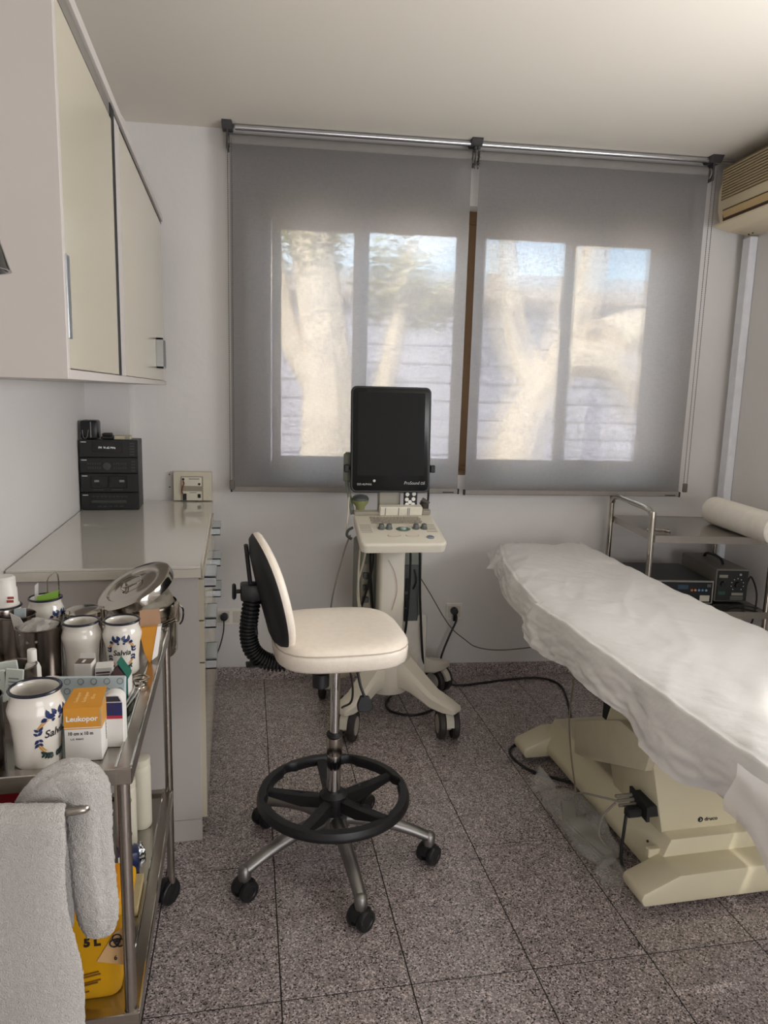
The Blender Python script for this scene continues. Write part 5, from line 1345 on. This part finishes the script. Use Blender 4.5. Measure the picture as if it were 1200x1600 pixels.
# kidney dish
kd = thing('kidney_dish', 'shallow white kidney dish lying flat before the plain jar', 'dish', (-.352, 1.540, zt))
def kid(f, z): return [Vector((f * (.036 * cos(a)) , f * (.018 * sin(a)) + .006 * cos(a) ** 2, z)) for a in [2 * pi * k / 28 for k in range(28)]]
b = B(); loft(b, [kid(.8, 0), kid(1, .014), kid(1.06, .0145), kid(.95, .013), kid(.78, .002)]); b.out('dish', mat('dish_grey', (176, 170, 162), .3), kd)
# mug with bottle and sachets
mg = can((-.412, 1.428, zt), .036, .100, 'steel beaker with sachets and bottle at the left edge, second row', 'steel_beaker', 'beaker')
for k, (x, y, z, a, tl) in enumerate(((-.438, 1.392, .872, .15, 0), (-.405, 1.386, .876, -.1, .1), (-.418, 1.412, .882, .05, -.1))):
    M = TR3(x, y, z) @ RZ(a) @ Matrix.Rotation(tl, 4, 'Y')
    b = B(); b.box(-.016, .016, -.002, .002, -.03, .034, bev=.0015, M=M); o = b.out('sachet', mat('sachet_white', (206, 212, 204), .5), loc=(x, y, z - .03), label=('white sachet at the left edge, leftmost in the steel beaker', 'white sachet in front of the small white bottle in the beaker', 'white sachet standing behind the other two in the beaker')[k], cat='sachet', group='sachets in the steel beaker')
    b = B()
    for q in range(3): b.box(-.010, .008 - q * .004, -.0026, -.002, .014 - q * .007, .0165 - q * .007, M=M)
    b.out('print', mat('sachet_print', (120, 134, 134), .5), o, world=True)
b = B(); b.lathe([(0, 0), (.0150, 0), (.0150, .085), (.012, .094), (.0085, .098), (.0085, .122), (.0075, .124), (0, .124)], (-.388, 1.448, zt), seg=22); bt = b.out('small_bottle', WHT, loc=(-.388, 1.448, zt), label='small white plastic bottle with white cap rising beside the beaker', cat='bottle')
b = B(); b.lathe([(0, 0), (.017, 0), (.021, .068), (.0225, .070), (.020, .068), (.016, .004), (0, .003)], (-.352, 1.420, zt), seg=28); b.out('paper_cup', PAPER, loc=(-.352, 1.42, zt), label='small white paper cup next to the little white bottle', cat='cup')

# ------------------------------------------------------------------ lower tray
zl = .3325
yb = thing('sharps_container', 'yellow plastic five litre sharps bin on the lower tray behind the towels', 'bin', (-.270, 1.285, zl))
def yr(w, d, z, r=.02, n=4):
    pts = []
    for x, y, a0 in ((-w + r, -d + r, pi), (w - r, -d + r, 1.5 * pi), (w - r, d - r, 0), (-w + r, d - r, .5 * pi)):
        for i in range(n + 1):
            a = a0 + pi / 2 * i / n; pts.append(Vector((x + r * cos(a), y + r * sin(a), z)))
    return pts
YEL = mat('bin_yellow', (232, 172, 22), .38)
b = B(); loft(b, [yr(.058, .058, 0), yr(.060, .060, .004), yr(.074, .068, .150), yr(.078, .071, .155), yr(.078, .071, .172), yr(.072, .066, .176)]); b.out('body', YEL, yb, ang=50)
b = B(); loft(b, [yr(.060, .060, .1765), yr(.060, .060, .186), yr(.04, .04, .192)]); b.out('lid', mat('lid_yellow', (226, 150, 20), .4), yb, ang=50)
Sf = Matrix.Rotation(radians(3), 4, 'X')
def yf(x, z): return Matrix(((1, 0, 0, x), (0, 0, -1, -.0605 - (z) * .0495), (0, 1, 0, z), (0, 0, 0, 1)))
text('5 L', .022, mat('bin_ink', (40, 24, 14), .6), yb, yf(.016, .121), bold=.0012, ext=.0009)
b = B(); b.poly([(.022, -.0646, .080), (.070, -.0638, .066), (.070, -.0690, .146), (.056, -.0690, .138)], (0, -.0008, 0)); b.out('label', mat('label_peach', (226, 184, 130), .5), yb)
for k in range(3):
    a = radians(90 + 120 * k)
    b = B(); b.torus((0, 0, 0), .0075, .0013, 20, 5, M=TR3(.059 + .0055 * cos(a), -.0700, .120 + .0065 * sin(a)) @ Matrix.Rotation(pi / 2, 4, 'X')); b.out('biohazard_ring', INK, yb)
b = B(); b.torus((0, 0, 0), .0055, .0009, 18, 5, M=TR3(.059, -.0700, .120) @ Matrix.Rotation(pi / 2, 4, 'X')); b.out('biohazard_ring', INK, yb)
text('6', .013, INK, yb, yf(.055, .084) @ TR3(0, 0, .0016), ext=.0009)
b = B()
for k, (x0_, x1_, z_) in enumerate(((-.022, .034, .052), (-.016, .036, .0465), (-.022, .028, .030), (-.018, .034, .0345), (-.022, .010, .016))):
    b.box(x0_, x1_, -.0625 - z_ * .05, -.0612 - z_ * .05, z_ + .001, z_ + .0032, M=Matrix.Rotation(-.16, 4, 'Y'))
b.out('print', mat('print_brown', (130, 88, 20), .6), yb, kind='stuff')
for k, (x0_, x1_) in enumerate(((-.52, -.42), (-.415, -.36))):
    o = pbox('red_box', x0_, x1_, 1.29, 1.42, .385, mat('red_card', (150, 20, 34), .4), ('red box at the left edge just under the top tray', 'red box second from the left edge just under the top tray')[k], z=zl)
    onf(o, -.045 if k == 0 else -.024, .045 if k == 0 else .024, .30, .33, mat('red_card_pale', (190, 150, 140), .5))
def bottle(loc, r, h, label, m, cap=True, name='white_bottle'):
    t = thing(name, label, 'bottle', loc)
    b = B(); b.lathe([(0, 0), (r * .94, 0), (r, .005), (r, h - .03), (r * .95, h - .022), (r * .82, h - .018), (0, h - .018)], seg=32); b.out('body', m, t)
    b = B(); b.lathe([(0, h - .018), (r * .97, h - .0175), (r * .97, h - .001), (r * .9, h), (0, h)], seg=32); b.out('cap', m, t)
    return t
bw = bottle((-.236, 1.765, zl), .0255, .185, 'tall cream-white bottle on the lower tray beside the rear leg', mat('bottle_white', (206, 200, 182), .4))
b2 = bottle((-.262, 1.690, zl), .0250, .170, 'white bottle with curved mark hidden partly by the front leg, lower tray', mat('bottle_white', (206, 200, 182), .4))
for z_, rr in ((.128, .008), (.128, .005), (.04, .007)):
    b = B(); b.tube([(.010 + rr * cos(a) * .9, -.0232, z_ + rr * sin(a)) for a in [-2.6 + k * .35 for k in range(10)]], .0007, 4, smooth=1); b.out('mark', mat('mark_olive', (96, 96, 50), .5), b2)
b3 = thing('lotion_tube', 'white lotion bottle with faint red print between towel and front leg', 'bottle', (-.318, 1.60, zl))
b = B(); b.lathe([(0, 0), (.026, 0), (.028, .01), (.028, .15), (.015, .185), (.013, .19), (0, .19)], seg=28); b.out('body', WHT, b3)
b = B(); b.cyl((0, 0, .19), (0, 0, .215), .015, 20); b.out('cap', WHT, b3)
for k in range(4):
    text(('Gel Tox', '----', 'CQ 3', '~~~')[k], .012, mat('print_salmon', (206, 130, 100), .5), b3, None, warp=lambda x, y, k=k: Vector((.0288 * sin(x / .028), -.0288 * cos(x / .028), .125 - k * .022 + y)))
nb = thing('navy_pouch', 'navy blue and white pouch on the lower tray in front of the tall bottle', 'pouch', (-.240, 1.585, zl), radians(10))
b = B(); b.box(-.028, .020, -.02, .02, 0, .055, bev=.008, seg=2); b.out('body', mat('pouch_navy', (30, 40, 78), .3), nb)
b = B(); b.box(-.026, .004, -.0215, -.0205, .012, .052, bev=.0004); b.out('label', CARD, nb)
pbox('card_box', -.285, -.205, 1.43, 1.54, .022, mat('tan_card', (186, 168, 124), .6), 'flat tan cardboard box lying on the lower tray near the right rim', z=zl)
b = B(); crumple(b, (-.230, 1.375, zl + .001), .020, .033, .045, 8.2, 22, .5); b.out('foil_packet', mat('foil', (196, 200, 206), .2, 1.0, bump=.6, bscale=60), loc=(-.230, 1.375, zl), label='crumpled silver foil packet on the lower tray by the right rim', cat='packet', ang=20)
b = B(); crumple(b, (-.232, 1.635, zl + .001), .018, .018, .035, 3.2, 18, .5); b.out('foil_wrapper', mat('foil', (196, 200, 206), .2, 1.0, bump=.6, bscale=60), loc=(-.232, 1.635, zl), label='bit of silver foil behind the navy pouch on the lower tray', cat='wrapper', ang=20)

# ------------------------------------------------------------------ towels
def towel_mat():
    m = mat('terry_towel', (226, 220, 214), .95, bump=1.0, bscale=420, var=.05, vscale=120)
    m.node_tree.nodes['Principled BSDF'].inputs['Sheen Weight'].default_value = .4
    return m
TWL = towel_mat()
def fuzz(p, s=260, a=.0016): return p + Vector((noise.noise(p * s), noise.noise(p * s + Vector((9, 2, 5))), noise.noise(p * s + Vector((3, 7, 1))))) * a
def slab(b, path, x0f, x1f, th, nx):
    """thick cloth: path of (y,z) points, x range by functions of t"""
    n = len(path); rings = []
    for i, (y, z) in enumerate(path):
        t = i / (n - 1)
        a = Vector((path[max(i - 1, 0)][0], path[max(i - 1, 0)][1])); c = Vector((path[min(i + 1, n - 1)][0], path[min(i + 1, n - 1)][1]))
        d = (c - a).normalized(); nrm = Vector((-d.y, d.x))
        ring = []
        for side in (1, -1):
            for k in range(nx + 1):
                u = k / nx if side == 1 else 1 - k / nx
                e = min(1, min(u, 1 - u) * 9); hh = th * (.25 + .75 * sqrt(max(0, 1 - (1 - e) ** 2))) * side * .5
                x = x0f(t) + (x1f(t) - x0f(t)) * u
                w = .006 * sin(u * 11 + t * 2) + .012 * noise.noise(Vector((u * 2.2, t * 2.5, 3)))
                ring.append(fuzz(Vector((x, y + nrm.x * hh + w * min(1, t * 3), z + nrm.y * hh))))
        rings.append(ring)
    return loft(b, rings)
def resamp(P_, n):
    out = []; segs = [(Vector(a), Vector(c)) for a, c in zip(P_, P_[1:])]
    tot = sum((c - a).length for a, c in segs)
    for i in range(n + 1):
        d = tot * i / n
        for a, c in segs:
            l_ = (c - a).length
            if d <= l_ or (a, c) == segs[-1]: out.append(tuple(a + (c - a) * min(1, d / max(l_, 1e-9)))); break
            d -= l_
    return out
path = resamp([(1.128, .56), (1.128, .70), (1.126, .772), (1.118, .785), (1.108, .788), (1.098, .782), (1.090, .765), (1.088, .65), (1.082, .50), (1.078, .30)], 150)
b = B(); slab(b, path, lambda t: -.585, lambda t: -.262 + .035 * max(0, t - .45) / .55 + .004 * sin(t * 20), .010, 90)
b.out('hanging_towel', TWL, loc=(-.42, 1.11, .78), label='flat white terry towel hanging down the front left of the trolley', cat='towel', ang=80)
# rolled towel draped over the front rim
def tow2():
    ctr = [(-.335, 1.175, .742, .028), (-.310, 1.158, .768, .036), (-.283, 1.150, .795, .038), (-.258, 1.148, .808, .037), (-.240, 1.146, .795, .038), (-.235, 1.142, .755, .036), (-.234, 1.138, .70, .034), (-.231, 1.135, .64, .034), (-.226, 1.133, .59, .034), (-.224, 1.132, .560, .031), (-.223, 1.131, .541, .022), (-.223, 1.131, .534, .008)]
    b = B(); rings = []; n = len(ctr)
    P_ = [Vector(c[:3]) for c in ctr]; R_ = [c[3] for c in ctr]
    S = 12
    for i in range((n - 1) * S + 1):
        k = min(i // S, n - 2); t = i / S - k
        a, p, q, d = P_[max(k - 1, 0)], P_[k], P_[k + 1], P_[min(k + 2, n - 1)]
        pos = .5 * ((2 * p) + (q - a) * t + (2 * a - 5 * p + 4 * q - d) * t * t + (3 * p - a - 3 * q + d) * t ** 3)
        tan = ((q - a) + (2 * (2 * a - 5 * p + 4 * q - d)) * t + 3 * (3 * p - a - 3 * q + d) * t * t).normalized()
        rad = R_[k] + (R_[k + 1] - R_[k]) * t
        e2 = Vector((0, 1, 0)); e2 = (e2 - tan * e2.dot(tan)).normalized(); e1 = tan.cross(e2)
        ring = []
        for j in range(64):
            an = 2 * pi * j / 64
            rr = rad * (1 + .10 * noise.noise(Vector((cos(an) * 1.6, sin(an) * 1.6, i * .03))) - .16 * max(0, cos(an * 2 + 1.0 + i * .01)) ** 4)
            ring.append(fuzz(pos + e1 * cos(an) * rr + e2 * sin(an) * rr * .62, 240, .0026))
        rings.append(ring)
    return loft(b, rings)
tow2().out('rolled_towel', TWL, loc=(-.26, 1.15, .8), label='thick rolled white terry towel draped over the front rim of the trolley', cat='towel', ang=80)
